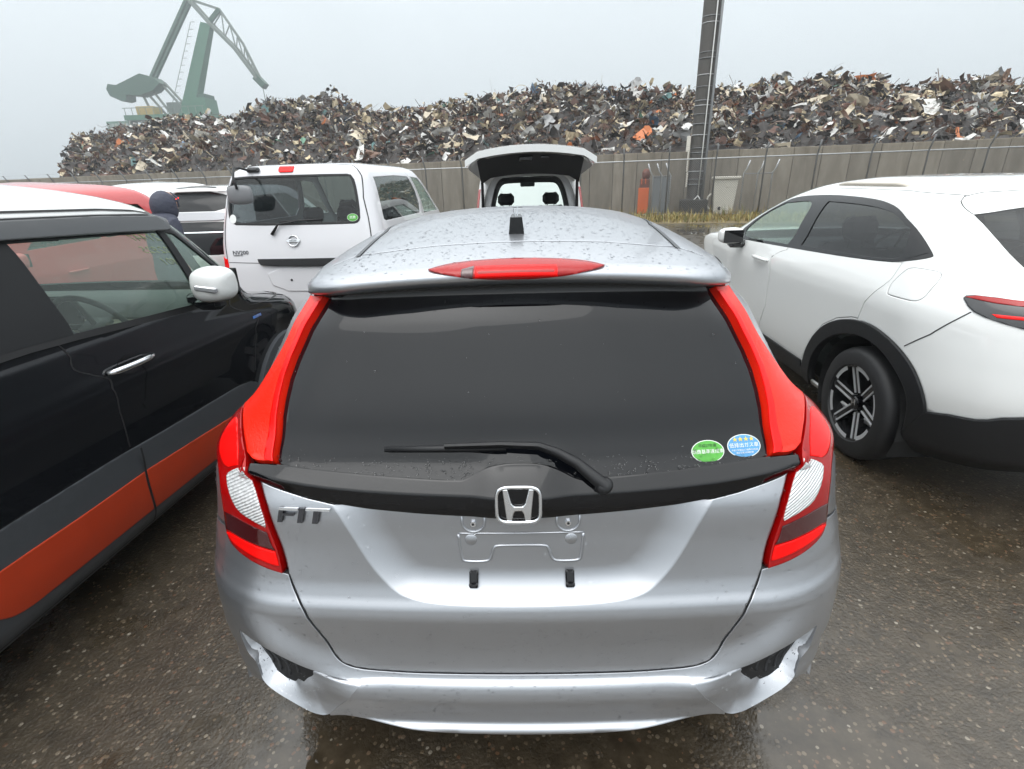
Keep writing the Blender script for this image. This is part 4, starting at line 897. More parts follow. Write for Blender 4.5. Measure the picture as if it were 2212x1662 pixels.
# ------------------------------------------------------------------ black crossover with white roof (left)
def build_xbe():
    car = thing('black_crossover', 'black boxy crossover with white roof and orange panels along its doors', 'car', (-2.625, -.707, 0), R(-3.5))
    fg = [(2.612, 1.312), (3.0, 1.300), (3.498, 1.282), (3.217, .911), (2.816, .933), (2.457, .955)]
    qg = [(3.548, 1.278), (3.60, 1.262), (3.605, 1.06), (3.57, .93), (3.275, .908)]
    rg = [(1.25, 1.325), (2.52, 1.315), (2.14, .968), (1.15, .985)]
    band = [(1.05, .965), (2.15, .955), (2.25, .957), (2.453, .948), (2.812, .925), (3.217, .902), (3.60, .90), (3.66, .93), (3.66, 1.26), (3.70, 1.33), (3.66, 1.36), (3.30, 1.383), (2.76, 1.397), (1.1, 1.40)]
    rw = [(-.55, 1.0), (.55, 1.0), (.55, 1.30), (-.55, 1.30)]
    ct = [(.92, .43), (1.741, .432), (2.169, .428), (2.427, .413), (2.746, .403), (2.942, .396), (3.10, .37), (3.155, .30), (3.165, .02), (.92, .02)]
    ao = arch_poly(3.46, .385, .10, .455, 24, -15, 195); ai = arch_poly(3.46, .31, .10, .37, 24, -15, 195)
    ro = [(a-2.19, b) for a, b in ao]; ri = [(a-2.19, b) for a, b in ai]
    roof = [(-4.5, 1.42), (-3.9, 1.42), (-3.7, 1.37), (-3.30, 1.388), (-2.76, 1.401), (-1.1, 1.404), (1.1, 1.404), (2.76, 1.401), (3.30, 1.388), (3.7, 1.37), (3.9, 1.42), (4.5, 1.42)]
    holes = [rw]
    for sg in (1, -1): holes += [flip(q, sg) for q in (band, ct, ao, ro)]
    ws = [(3.70, .93), (4.6, .93), (4.6, 1.42), (3.78, 1.40)]; holes += [ws, mirror(ws)]
    panel(xbe, 'body', [(-4.5, .0), (4.5, .0)]+roof[::-1], black_p, car, 0, .04, holes=holes, lip=.012)
    ra = panel(xbe, 'roof', roof+[(4.5, 2.18), (-4.5, 2.18)], white_p, car, .001, .05, lip=.012)
    front_glass(xbe, car, win_clear, 3.70, .93, 1.42, .07)
    panel(xbe, 'rear_window', rw, win_dark, car, -.003, .08, lip=0, edge=0)
    amber = mat('amber_lens', (.75, .25, .03), .15, 0, 1)
    for sg in (1, -1):
        f = lambda L: [(a*sg, b) for a, b in L]
        panel(xbe, 'pillar_trim', flip(band, sg), matt_black if False else mat('satin_black_film', (.011, .0115, .013), .45, 0, 0, .35), car, .001, .045, holes=[flip(fg, sg), flip(qg, sg), flip(rg, sg)], lip=.012, edge=.3)
        panel(xbe, 'front_door_window', flip(fg, sg), win_clear, car, -.006, .08, lip=0, edge=0)
        panel(xbe, 'quarter_window', flip(qg, sg), win_clear, car, -.006, .08, lip=0, edge=0)
        panel(xbe, 'rear_door_window', flip(rg, sg), win_dark, car, -.006, .08, lip=0, edge=0)
        vi = [(1.2, 1.330), (2.6, 1.318), (3.09, 1.302), (3.56, 1.280), (3.68, 1.325), (3.64, 1.352), (3.30, 1.376), (2.76, 1.390), (1.2, 1.398)]
        panel(xbe, 'window_visor', flip(vi, sg), smoke, car, .016, .04, lip=.012, edge=.5, offfn=lambda s, t: .006+.022*sstep(0, .07, 1.40-t))
        ribbon(xbe, 'roof_drip_channel', f([(1.0, 1.428), (2.843, 1.424), (3.391, 1.409), (3.60, 1.393), (3.70, 1.372)]), .010, rubber, car, .004, .04)
        ribbon(xbe, 'belt_moulding', f([(1.05, .952), (2.251, .949), (2.453, .940), (2.812, .917), (3.207, .894), (3.58, .892)]), .022, rubber, car, .006, .04)
        topt = lambda s: np.interp(np.abs(s), [1.7, 2.169, 2.427, 2.746, 2.942, 3.10, 3.16], [.432, .428, .413, .403, .396, .37, .30])
        cl = panel(xbe, 'side_cladding', smooth_poly(flip(ct, sg), it=1, corner=75), grey_clad, car, 0, .02, lip=.02, offfn=lambda s, t: .004+.040*sstep(0, .085, topt(s)-t)*(1-.55*sstep(.10, .03, -(.10-t)) if False else 1)-.012*sstep(.06, .0, t)*0, lines=[f([(1.0, .405), (2.2, .40), (3.05, .37)])])
        orr = [(1.605, .252), (1.61, .21), (1.625, .18), (1.66, .150), (1.72, .138), (2.05, .132), (2.232, .128), (2.232, .325), (1.975, .325), (1.783, .332), (1.65, .334), (1.615, .30)]
        orf = [(2.245, .128), (2.6, .118), (2.95, .108), (3.06, .12), (3.10, .17), (3.09, .24), (3.04, .268), (2.912, .278), (2.713, .294), (2.401, .315), (2.245, .325)]
        for q in (orr, orf): panel(xbe, 'orange_panel', smooth_poly(flip(q, sg), it=1, corner=60), orange_p, cl, .047, .04, lip=.006)
        ribbon(xbe, 'sill_groove', f([(1.0, .052), (3.15, .052)]), .010, rubber, cl, .0455, .05)
        ribbon(xbe, 'door_seam', f([(2.367, .944), (2.39, .876), (2.345, .797), (2.255, .701), (2.235, .60), (2.235, .436)]), .007, rubber, car, .0012, .02)
        ribbon(xbe, 'door_seam', f([(2.238, .43), (2.24, .38), (2.238, .315), (2.238, .05)]), .009, rubber, cl, .0475, .01)
        ribbon(xbe, 'fender_seam', f([(3.52, .888), (3.46, .82), (3.38, .776), (3.20, .66), (3.14, .54), (3.12, .42)]), .006, rubber, car, .0012, .02)
        ribbon(xbe, 'hood_seam', f([(3.55, .80), (3.8, .765), (4.1, .73)]), .006, rubber, car, .0012, .03)
        panel(xbe, 'wheel_arch_trim', flip(ao+ai[::-1], sg), grey_clad, car, .026, .03, lip=.05)
        panel(xbe, 'wheel_arch_trim', flip(ro+ri[::-1], sg), grey_clad, car, .026, .03, lip=.05)
        handle(car, xbe, sg*2.345, sg*2.588, .766, chrome, gloss_black, .034, .0135)
        handle(car, xbe, sg*1.30, sg*1.54, .775, chrome, gloss_black, .034, .0135)
        side_mirror(car, (sg*.955, 2.42, 1.18), sg, white_p, black_p, .185, .185, .15, mat('clear_indicator', (.55, .56, .58), .15, .5, 1), fold=True)
        M = frame_at(xbe, sg*3.29, .724, .002)
        MB().prism([(-.045, -.008), (.045, -.008), (.045, .008), (-.045, .008)], .002, M).build('fender_badge', mat('badge_blue', (.08, .22, .60), .3), car)
        me = text_mesh('HYBRID', .018, .0006); me.transform(M @ Matrix.Translation((.008, 0, .0032))); link('badge_lettering', me, car, chrome)
        for yy in (.725, 3.16): wheel(car, (sg*.72, yy, .31), .31, .18, sg, 'five', WS)
    underbody(car, .70, .4, 3.5, .2, .2); wells(car, (.80, -.80), (.725, 3.16), .37, .32, .26)
    seat(car, .35, 1.70, seat_m, .48); seat(car, -.35, 1.70, seat_m, .48)
    for xx in (-.33, .33): seat(car, xx, .70, seat_m, .48, w=.55)
    d = MB().box((0, 2.72, .98), (1.4, .50, .16), bev=.06).build('dashboard', dash_m, car, ang=40)
    MB().box((0, 2.50, .93), (1.36, .12, .14), bev=.04).build('dash_trim', dash_l, d, ang=40)
    MB().box((0.0, 2.44, 1.03), (.30, .03, .18), bev=.01).build('display_screen', gloss_black, d)
    steering(car, .35, 2.30, 1.00, dash_m)
    # rear-view mirror and marker writing on the windshield
    MB().box((0, 2.50, 1.43), (.22, .04, .07), bev=.015).tube([(0, 2.51, 1.45), (0, 2.60, 1.52)], .01, 6).build('inner_mirror', dash_m, car)
    yel = mat('yellow_marker', (.75, .62, .08), .6)
    for txt, t0 in (('21447', 1.22), ('202925', 1.14), ('5401', 1.06)):
        M = frame_at(xbe, 4.22, t0, .004); me = text_mesh(txt, .085, .0006); me.transform(M); link('marker_writing', me, car, yel)
    return car
build_xbe()
# ------------------------------------------------------------------ white van seen from behind
def build_nva():
    van_p = paint('pearl_white_paint', (.74, .735, .76), 0, .35, 1)
    car = thing('white_van', 'white compact van with round rear view mirror hung over its back window', 'van', (-2.165, 4.1, 0), R(-3.))
    glass_r = smooth_poly([(-.72, 1.512), (-.50, 1.521), (.655, 1.518), (.700, 1.505), (.694, 1.361), (.672, 1.135), (.643, 1.086), (.584, 1.073), (-.60, 1.080), (-.66, 1.11), (-.70, 1.172), (-.725, 1.372)], it=1, corner=80)
    sw = [(1.0, 1.49), (2.3, 1.51), (3.30, 1.50), (3.22, 1.32), (3.08, 1.165), (2.85, 1.065), (1.02, 1.07), (.95, 1.09)]
    fw = [(3.50, 1.50), (4.10, 1.48), (4.17, 1.25), (4.17, 1.045), (3.10, 1.05), (3.32, 1.20)]
    ws = [(4.30, 1.02), (5.3, 1.02), (5.3, 1.60), (4.34, 1.60)]
    ao = arch_poly(1.35, .34, .10, .36); af = arch_poly(3.95, .34, .10, .36)
    tail = [(-.80, .775), (-.712, .755), (-.70, .575), (-.71, .470), (-.80, .465)]
    hol = [glass_r, ws, mirror(ws), tail, mirror(tail)]
    for sg in (1, -1): hol += [flip(q, sg) for q in (sw, fw, ao, af)]
    panel(nva, 'body', [(-5.2, .0), (5.2, .0), (5.2, 2.24), (-5.2, 2.24)], van_p, car, 0, .045, holes=hol, lip=.015)
    panel(nva, 'rear_window', glass_r, win_mid, car, -.004, .1, lip=0, edge=0)
    seal = np.array(offset_poly(glass_r, .010)); panel(nva, 'window_seal', seal, rubber, car, .0012, .03, holes=[offset_poly(glass_r, -.012)], lip=.004)
    for sg in (1, -1):
        panel(nva, 'side_window', flip(sw, sg), win_mid, car, -.004, .12, lip=0, edge=0)
        panel(nva, 'front_door_window', flip(fw, sg), win_clear, car, -.004, .12, lip=0, edge=0)
        f = lambda L: [(a*sg, b) for a, b in L]
        ribbon(nva, 'tailgate_seam', f([(.60, 1.672), (.76, 1.64), (.772, 1.50), (.735, 1.30), (.735, 1.126), (.728, .986), (.715, .78), (.705, .45), (.66, .30)]), .008, rubber, car, .0012, .03)
        ribbon(nva, 'door_seam', f([(3.42, 1.56), (3.30, 1.22), (3.0, 1.05), (2.98, .2)]), .008, rubber, car, .0012, .06)
        lens = panel(nva, 'tail_lamp', flip(tail, sg) if sg > 0 else mirror(tail), red_bright, car, .006, .03, lip=.01)
        q = [(-.79, .56), (-.715, .56), (-.72, .50), (-.79, .50)]
        panel(nva, 'reversing_lens', q if sg > 0 else mirror(q), clear_lens, lens, .008, .03, lip=.003)
        side_mirror(car, (sg*.97, 3.25, 1.12), sg, gloss_black, gloss_black, .17, .22, .12)
        for yy in (.75, 3.45): wheel(car, (sg*.75, yy, .30), .30, .17, sg, 'five', WS)
    front_glass(nva, car, win_clear, 4.30, 1.02, 1.60)
    hb = panel(nva, 'high_brake_lamp', [(-.185, 1.635), (.03, 1.632), (.025, 1.565), (.01, 1.555), (-.14, 1.555), (-.16, 1.565)], red_bright, car, .010, .03, lip=.02)
    ribbon(nva, 'tailgate_crease', [(-.70, .727), (-.39, .717)], .006, rubber, car, .0012, .03)
    panel(nva, 'tailgate_handle_bar', smooth_poly([(-.39, .757), (.371, .755), (.364, .695), (.264, .679), (-.354, .690), (-.382, .720)], it=1, corner=70), matt_black, car, .028, .03, lip=.04)
    panel(nva, 'plate_panel', smooth_poly([(-.34, .672), (.34, .668), (.28, .44), (-.27, .445)], it=1, corner=120), van_p, car, .006, .04, lip=.012, edge=.9)
    for s0 in (-.089, .119): MB().lathe([(.011, 0), (.011, .004), (.001, .005)], 12, 'z').build('plate_hole', rubber, car).matrix_local = frame_at(nva, s0, .553, .006)
    # emblem ring with name bar, model name
    M = frame_at(nva, -.022, .920, .004)
    ring = MB().tube([M @ Vector((.052*math.cos(a), .050*math.sin(a), .004)) for a in [2*math.pi*i/32 for i in range(33)]], .007, 8, cap=False).build('emblem', chrome, car, smooth=True)
    MB().box((0, 0, .008), (.132, .026, .010), bev=.003).build('emblem_bar', chrome, ring).matrix_local = M
    me = text_mesh('NISSAN', .021, .0008); me.transform(M @ Matrix.Translation((0, 0, .0142))); link('emblem_lettering', me, ring, rubber)
    M = frame_at(nva, -.570, .818, .003); me = text_mesh('NV200', .052, .002); me.transform(M @ Matrix.Scale(1.12, 4, (1, 0, 0))); link('model_lettering', me, car, mat('dark_chrome', (.12, .12, .13), .15, 1))
    M = frame_at(nva, -.600, .792, .003); me = text_mesh('VANETTE', .020, .001); me.transform(M @ Matrix.Scale(1.15, 4, (1, 0, 0))); link('model_lettering', me, car, mat('dark_chrome', (.25, .25, .27), .2, 1))
    # back-up mirror on a bent stalk
    M = frame_at(nva, -.50, 1.585, 0)
    mo = MB().box((0, 0, .015), (.13, .05, .035), bev=.012).build('backup_mirror', matt_black, car); mo.matrix_local = M
    p0 = M.translation; mc = p0+Vector((-.035, -.26, -.205))
    MB().tube([p0+Vector((-.02, -.02, 0)), p0+Vector((-.09, -.10, .03)), p0+Vector((-.08, -.20, .02)), p0+Vector((-.06, -.27, -.06)), mc+Vector((0, -.03, .05))], .011, 8).build('mirror_stalk', matt_black, mo, smooth=True).matrix_parent_inverse = M.inverted()
    head = MB().box(mc, (.25, .06, .17), bev=.028).build('mirror_head', mat('grey_mirror_shell', (.20, .205, .215), .4), mo, smooth=True); head.matrix_parent_inverse = M.inverted(); sb = head.modifiers.new('sub', 'SUBSURF'); sb.levels = 2; sb.render_levels = 2
    # wiper, stickers
    def on(s, t, o): return (nva.P(np.array([s]), np.array([t]))[0]+nva.N(np.array([s]), np.array([t]))[0]*o).tolist()
    MB().tube([on(-.227, .98, .02), on(-.157, 1.073, .03), on(.05, 1.10, .03)], [.016, .010, .006], 8).tube([on(-.15, 1.098, .012), on(.30, 1.112, .012)], .007, 6).build('rear_wiper', matt_black, car, smooth=True)
    wht = MATS['sticker_white']; grn = MATS['sticker_green']
    sticker(car, nva, .598, 1.123, .105, .07, wht, grn, [('燃費', .03, 0, wht)], .0008, wht, 'window_sticker')
    sticker(car, nva, -.655, 1.135, .068, .085, wht, wht, [], .0008, wht, 'window_sticker')
    underbody(car, .72, .4, 4.1, .2, .2); wells(car, (.81, -.81), (.75, 3.45), .34, .31, .26)
    for xx in (-.36, .36): seat(car, xx, 2.55, seat_m, .55)
    for xx in (-.42, 0, .42): seat(car, xx, 1.55, mat('grey_seat_fabric', (.16, .16, .17), .85), .50, w=.42)
    MB().box((0, 3.55, .98), (1.4, .45, .2), bev=.07).build('dashboard', dash_m, car, ang=40); steering(car, .36, 3.16, 1.05, dash_m)
    MB().box((0, 1.6, .48), (1.5, 2.9, .04)).build('cabin_floor', dash_m, car)
    return car
build_nva()
# ------------------------------------------------------------------ white minicar with raised tailgate
def fogged():
    m = bpy.data.materials.new('rain_fogged_windshield'); m.use_nodes = True; n = m.node_tree.nodes; l = m.node_tree.links; n.clear()
    tr = n.new('ShaderNodeBsdfTransparent'); tr.inputs[0].default_value = (.80, .93, .88, 1); tl = n.new('ShaderNodeBsdfTranslucent'); tl.inputs[0].default_value = (.86, .95, .92, 1)
    mx = n.new('ShaderNodeMixShader'); mx.inputs[0].default_value = .62; l.new(tr.outputs[0], mx.inputs[1]); l.new(tl.outputs[0], mx.inputs[2]); o = n.new('ShaderNodeOutputMaterial'); l.new(mx.outputs[0], o.inputs[0]); return m
NBX = [(.22, .68, .10, 3.25, .12, .14, .02, .25, .3), (.35, .725, .02, 3.36, .12, .14, .02, .25, .3), (.6, .7375, .0, 3.39, .12, .14, .02, .25, .3), (.85, .7375, .005, 3.36, .12, .14, .02, .25, .3), (.95, .735, .01, 3.22, .12, .14, .02, .22, .3), (1.02, .73, .015, 2.98, .12, .14, .02, .2, .25),
       (1.1, .72, .02, 2.90, .12, .14, .02, .15, .2), (1.4, .68, .05, 2.62, .12, .14, .02, .15, .18), (1.6, .645, .08, 2.42, .12, .14, .02, .15, .18), (1.68, .62, .10, 2.32, .12, .15, .02, .16, .18), (1.74, .57, .14, 2.18, .14, .16, .02, .18, .2), (1.775, .42, .35, 1.9, .18, .2, .02, .2, .2), (1.79, .04, 1.1, 1.2, .03, .03, 0, .03, .03)]
def build_nbox():
    sh = mk(NBX, (.60, .74, 3.2, 3.6, 4.1)); T = lambda z: float(np.interp(z, sh.c['z'], sh.t))
    car = thing('white_minicar', 'small tall white car with its tailgate raised', 'car', (.12, 5.9, 0), R(0))
    op = smooth_poly([(-.60, T(.60)), (.60, T(.60)), (.64, T(.75)), (.645, T(1.2)), (.61, T(1.5)), (.55, T(1.655)), (.40, T(1.70)), (-.40, T(1.70)), (-.55, T(1.655)), (-.61, T(1.5)), (-.645, T(1.2)), (-.64, T(.75))], it=1)
    sw = [(.95, T(1.08)), (1.95, T(1.06)), (1.95, T(1.60)), (1.0, T(1.58))]; fw = [(2.05, T(1.06)), (3.1, T(1.02)), (3.05, T(1.3)), (2.75, T(1.60)), (2.05, T(1.60))]
    ws = [(3.28, T(1.05)), (4.2, T(1.05)), (4.2, T(1.70)), (3.32, T(1.68))]
    ao = arch_poly(1.0, .31, .10, .33); af = arch_poly(2.95, .31, .10, .33); lamp = [(.665, T(.80)), (.735, T(.80)), (.728, T(1.52)), (.675, T(1.52))]
    hol = [op, ws, mirror(ws)]
    for sg in (1, -1): hol += [flip(q, sg) for q in (sw, fw, ao, af, lamp)]
    panel(sh, 'body', [(-4.1, 0), (4.1, 0), (4.1, sh.t[-1]), (-4.1, sh.t[-1])], white_p, car, 0, .05, holes=hol, lip=.03)
    inner = smooth_poly([(a*.86, T(1.62)-(T(1.62)-b)*.95 if b > T(1.3) else b) for a, b in op], it=1)
    panel(sh, 'opening_frame', offset_poly(op, .012), mat('grey_door_frame', (.55, .56, .57), .4), car, -.032, .05, holes=[offset_poly(inner, -.01)], lip=.03)
    panel(sh, 'inner_trim', offset_poly(op, -.02), mat('black_cabin_trim', (.012, .012, .013), .7), car, -.07, .05, holes=[offset_poly(inner, -.05)], lip=.20)
    smoke_red = mat('pale_red_lens', (.50, .10, .10), .12, 0, 1)
    for sg in (1, -1):
        panel(sh, 'side_window', flip(sw, sg), win_dark, car, -.004, .12, lip=0, edge=0); panel(sh, 'front_door_window', flip(fw, sg), win_clear, car, -.004, .12, lip=0, edge=0)
        l = panel(sh, 'tail_lamp', flip(lamp, sg), smoke_red, car, .006, .03, lip=.02)
        panel(sh, 'light_bar', flip([(.675, T(.84)), (.70, T(.84)), (.70, T(1.13)), (.68, T(1.13))], sg), red_bright, l, .008, .03, lip=.003)
        side_mirror(car, (sg*.83, 2.55, 1.12), sg, white_p, gloss_black, .16, .16, .12)
        for yy in (.52, 2.98): wheel(car, (sg*.66, yy, .28), .28, .155, sg, 'five', WS)
        MB().tube([(sg*.60, .10, 1.05), (sg*.585, -.02, 1.62), (sg*.58, -.06, 1.80)], [.020, .018, .012], 8).build('gas_strut', rubber, car, smooth=True)
        MB().tube([(sg*.34, .16, 1.70), (sg*.48, .02, 1.76), (sg*.56, -.10, 1.80)], .014, 8).build('hinge_arm', rubber, car, smooth=True)
    front_glass(sh, car, fogged(), 3.28, T(1.05), T(1.70))
    # tailgate: outer skin and inner trim lofted along its length
    def gate(name, m, y0, y1, wf, zoff, crown, par, nx=20, ny=10, th=.02):
        V = []
        for j in range(ny+1):
            q = j/ny; y = y0+(y1-y0)*q; w = wf(q)
            for i in range(nx+1):
                x = -1+2*i/nx; edge = .05*max(0, abs(x)-.8)/.2
                V.append((x*w, y+.10*x*x*q, 1.775+.225*q**.8+zoff-crown*x*x-edge-.05*max(0, q-.85)/.15*(1 if zoff >= 0 else 0)))
        k = nx+1; F = [(j*k+i, j*k+i+1, (j+1)*k+i+1, (j+1)*k+i) for j in range(ny) for i in range(nx)]
        n = len(V); V += [(a, b, c-th) for a, b, c in V]; F += [tuple(n+q for q in f[::-1]) for f in F]
        rim = [i for i in range(k)]+[j*k+nx for j in range(1, ny+1)]+[ny*k+i for i in range(nx-1, -1, -1)]+[j*k for j in range(ny-1, 0, -1)]
        F += [(rim[i], rim[(i+1) % len(rim)], n+rim[(i+1) % len(rim)], n+rim[i]) for i in range(len(rim))]
        return fix_normals(MB().add(V, F).build(name, m, par, ang=45))
    tg = gate('tailgate', white_p, .10, -1.08, lambda q: .56+.13*min(1, q*1.6), 0, .075, car, th=.065)
    gate('tailgate_lining', mat('black_cabin_trim', (.012, .012, .013), .7), -.30, -.84, lambda q: .58, -.070, .055, tg, th=.02)
    MB().box((-.05, -.70, 1.835), (.16, .10, .05), bev=.012).build('pull_handle', gloss_black, tg)
    MB().box((.16, -.70, 1.845), (.10, .07, .03), bev=.008).build('tailgate_latch', gloss_black, tg)
    for xx in (-.34, .34): seat(car, xx, 1.55, seat_m, .55)
    for xx in (-.32, .32): seat(car, xx, .70, seat_m, .38, head=False, w=.55)
    MB().box((0, 2.55, .98), (1.25, .40, .16), bev=.06).build('dashboard', dash_m, car, ang=40); steering(car, .34, 2.25, 1.02, dash_m)
    MB().box((0, 2.26, 1.55), (.24, .04, .07), bev=.015).tube([(0, 2.26, 1.58), (0, 2.34, 1.66)], .02, 6).build('inner_mirror', dash_m, car)
    MB().box((0, 1.2, 1.735), (1.05, 1.7, .02)).build('headliner', mat('black_cabin_trim', (.012, .012, .013), .7), car)
    MB().box((0, 1.4, .45), (1.3, 2.4, .04)).build('cabin_floor', dash_m, car); underbody(car, .62, .3, 3.1, .2, .18)
    return car
build_nbox()
# ------------------------------------------------------------------ cars beyond
def plain_car(name, label, rows, S, loc, rz, pm, arch_s, wheels, wins, rear_parts, r=.31):
    sh = mk(rows, S); T = lambda z: float(np.interp(z, sh.c['z'], sh.t)); car = thing(name, label, 'car', loc, rz)
    W = wins(T); hol = [q for q, _ in W['rear']]+[W['ws'], mirror(W['ws'])]
    ar = [arch_poly(a, .33, .10, .36) for a in arch_s]
    for sg in (1, -1): hol += [flip(q, sg) for q, _, _ in W['side']]+[flip(a, sg) for a in ar]
    panel(sh, 'body', [(-S[4], 0), (S[4], 0), (S[4], sh.t[-1]), (-S[4], sh.t[-1])], pm, car, 0, .06, holes=hol, lip=.015)
    for q, m in W['rear']: panel(sh, 'rear_window', q, m, car, -.004, .08, lip=0, edge=0)
    for sg in (1, -1):
        for q, m, nm in W['side']: panel(sh, nm, flip(q, sg), m, car, -.004, .12, lip=0, edge=0)
        for yy in wheels: wheel(car, (sg*(rows[2][1]-.10), yy, r), r, .19, sg, 'five', WS)
        side_mirror(car, (sg*(rows[2][1]+.09), W['mir'], 1.10), sg, pm, gloss_black, .17, .15, .12)
        handle(car, sh, sg*W['han'], sg*(W['han']+.2), T(.92), pm, None, .028, .012)
    front_glass(sh, car, win_clear, W['ws'][0][0], W['ws'][0][1], W['ws'][2][1]); underbody(car, rows[0][1]-.1, .4, rows[2][3]-.3, .2, .18)
    for xx in (-.36, .36): seat(car, xx, W['mir']-.75, seat_m, .45)
    MB().box((0, W['mir']+.3, .95), (1.3, .4, .2), bev=.07).build('dashboard', dash_m, car, ang=40)
    rear_parts(car, sh, T); return car
SUV = [(.22, .80, .15, 4.3, .25, .3, .05, .3, .4), (.4, .87, .03, 4.4, .25, .3, .05, .3, .4), (.65, .89, .0, 4.45, .25, .3, .06, .3, .4), (.95, .88, .04, 4.35, .24, .3, .06, .3, .4), (1.05, .86, .08, 3.9, .22, .28, .06, .3, .4), (1.1, .845, .11, 3.55, .2, .26, .06, .25, .3), (1.2, .80, .16, 3.35, .2, .25, .06, .22, .25), (1.4, .72, .26, 3.0, .18, .22, .06, .2, .2), (1.55, .655, .34, 2.75, .17, .2, .07, .2, .2), (1.60, .62, .32, 2.65, .16, .2, .07, .2, .2), (1.64, .58, .40, 2.5, .16, .2, .07, .2, .2), (1.675, .46, .7, 2.3, .2, .2, .04, .2, .2), (1.70, .04, 1.4, 1.5, .03, .03, 0, .03, .03)]
def suv_win(T): return dict(rear=[(smooth_poly([(-.62, T(1.30)), (.62, T(1.30)), (.585, T(1.585)), (-.585, T(1.585))], it=1, corner=120), dark_glass), (smooth_poly([(-.60, T(.66)), (.60, T(.66)), (.68, T(.80)), (.67, T(1.10)), (.60, T(1.15)), (-.60, T(1.15)), (-.67, T(1.10)), (-.68, T(.80))], it=1, corner=120), dark_glass)],
    side=[([(.95, T(1.12)), (2.0, T(1.10)), (2.0, T(1.52)), (1.15, T(1.50))], win_dark, 'rear_door_window'), ([(2.06, T(1.10)), (3.2, T(1.08)), (3.1, T(1.3)), (2.7, T(1.52)), (2.06, T(1.52))], win_clear, 'front_door_window')], ws=[(3.42, T(1.09)), (4.6, T(1.09)), (4.6, T(1.62)), (3.46, T(1.60))], mir=2.75, han=2.2)
def suv_rear(car, sh, T):
    panel(sh, 'spoiler_bar', smooth_poly([(-.66, T(1.165)), (.66, T(1.165)), (.62, T(1.285)), (-.62, T(1.285))], it=1, corner=120), mat('silver_grey_bar', (.42, .43, .45), .35, .2, .3), car, .02, .05, lip=.03)
    panel(sh, 'chrome_strip', [(-.66, T(.985)), (.66, T(.985)), (.66, T(1.005)), (-.66, T(1.005))], chrome, car, .012, .05, lip=.01)
    panel(sh, 'interior_lamp', [(-.315, T(1.485)), (-.275, T(1.485)), (-.275, T(1.515)), (-.315, T(1.515))], mat('glowing_red_lamp', (.8, .02, .02), .3, emit=(1, .02, .02), emit_s=3), car, .004, .02, lip=.004)
    ribbon(sh, 'spoiler_gap', [(-.40, T(1.64)), (-.2, T(1.652)), (0, T(1.655)), (.2, T(1.652)), (.40, T(1.64))], .05, rubber, car, .003, .03)
    for sg in (1, -1): panel(sh, 'tail_lamp', flip([(.68, T(.85)), (.80, T(.88)), (.78, T(1.04)), (.69, T(1.02))], sg), red_lens, car, .008, .04, lip=.02)
plain_car('white_suv', 'white car with split black rear window behind the hooded person', SUV, (.5, .9, 3.3, 3.8, 4.4), (-5.12, 7.2, 0), R(-2), white_p, (1.22, 3.15), (.85, 3.5), suv_win, suv_rear)
RED = [(.22, .66, .1, 3.25, .16, .2, .03, .3, .35), (.35, .72, .02, 3.36, .16, .2, .03, .3, .35), (.6, .7375, .0, 3.39, .16, .2, .03, .3, .35), (.9, .7375, .01, 3.3, .16, .2, .03, .3, .35), (1.0, .725, .02, 2.95, .16, .2, .03, .25, .3), (1.1, .71, .04, 2.8, .16, .2, .03, .2, .25), (1.35, .66, .10, 2.6, .17, .2, .03, .2, .22), (1.55, .60, .20, 2.42, .2, .22, .03, .2, .22), (1.64, .54, .32, 2.28, .24, .26, .03, .22, .25), (1.70, .40, .60, 2.05, .24, .28, .03, .24, .28), (1.74, .04, 1.2, 1.4, .03, .03, 0, .03, .03)]
def red_win(T): # small high side windows
    return dict(rear=[([(-.50, T(1.05)), (.50, T(1.05)), (.46, T(1.48)), (-.46, T(1.48))], win_dark)], side=[([(.95, T(1.20)), (1.9, T(1.18)), (1.9, T(1.50)), (1.1, T(1.48))], win_dark, 'rear_door_window'), ([(1.98, T(1.18)), (2.9, T(1.16)), (2.8, T(1.28)), (2.6, T(1.50)), (1.98, T(1.50))], win_clear, 'front_door_window')], ws=[(3.22, T(1.03)), (4.3, T(1.03)), (4.3, T(1.60)), (3.26, T(1.58))], mir=2.45, han=2.1)
def red_rear(car, sh, T):
    for sg in (1, -1): panel(sh, 'tail_lamp', flip([(.56, T(.75)), (.68, T(.75)), (.67, T(1.0)), (.57, T(1.0))], sg), red_lens, car, .008, .04, lip=.02)
plain_car('red_minicar', 'red minicar parked on the far side of the black crossover', RED, (.52, .8, 3.1, 3.6, 4.1), (-5.0, 5.9, 0), R(178), red_p, (1.05, 2.95), (.5, 2.98), red_win, red_rear, .28)
WHT = [(r[0]*1.03, *r[1:]) for r in RED]
plain_car('white_hatchback', 'white car half hidden between the red minicar and the concrete wall', WHT, (.52, .8, 3.1, 3.6, 4.1), (-7.15, 8.4, 0), R(-4), white_p, (1.05, 2.95), (.5, 2.98), red_win, red_rear, .28)
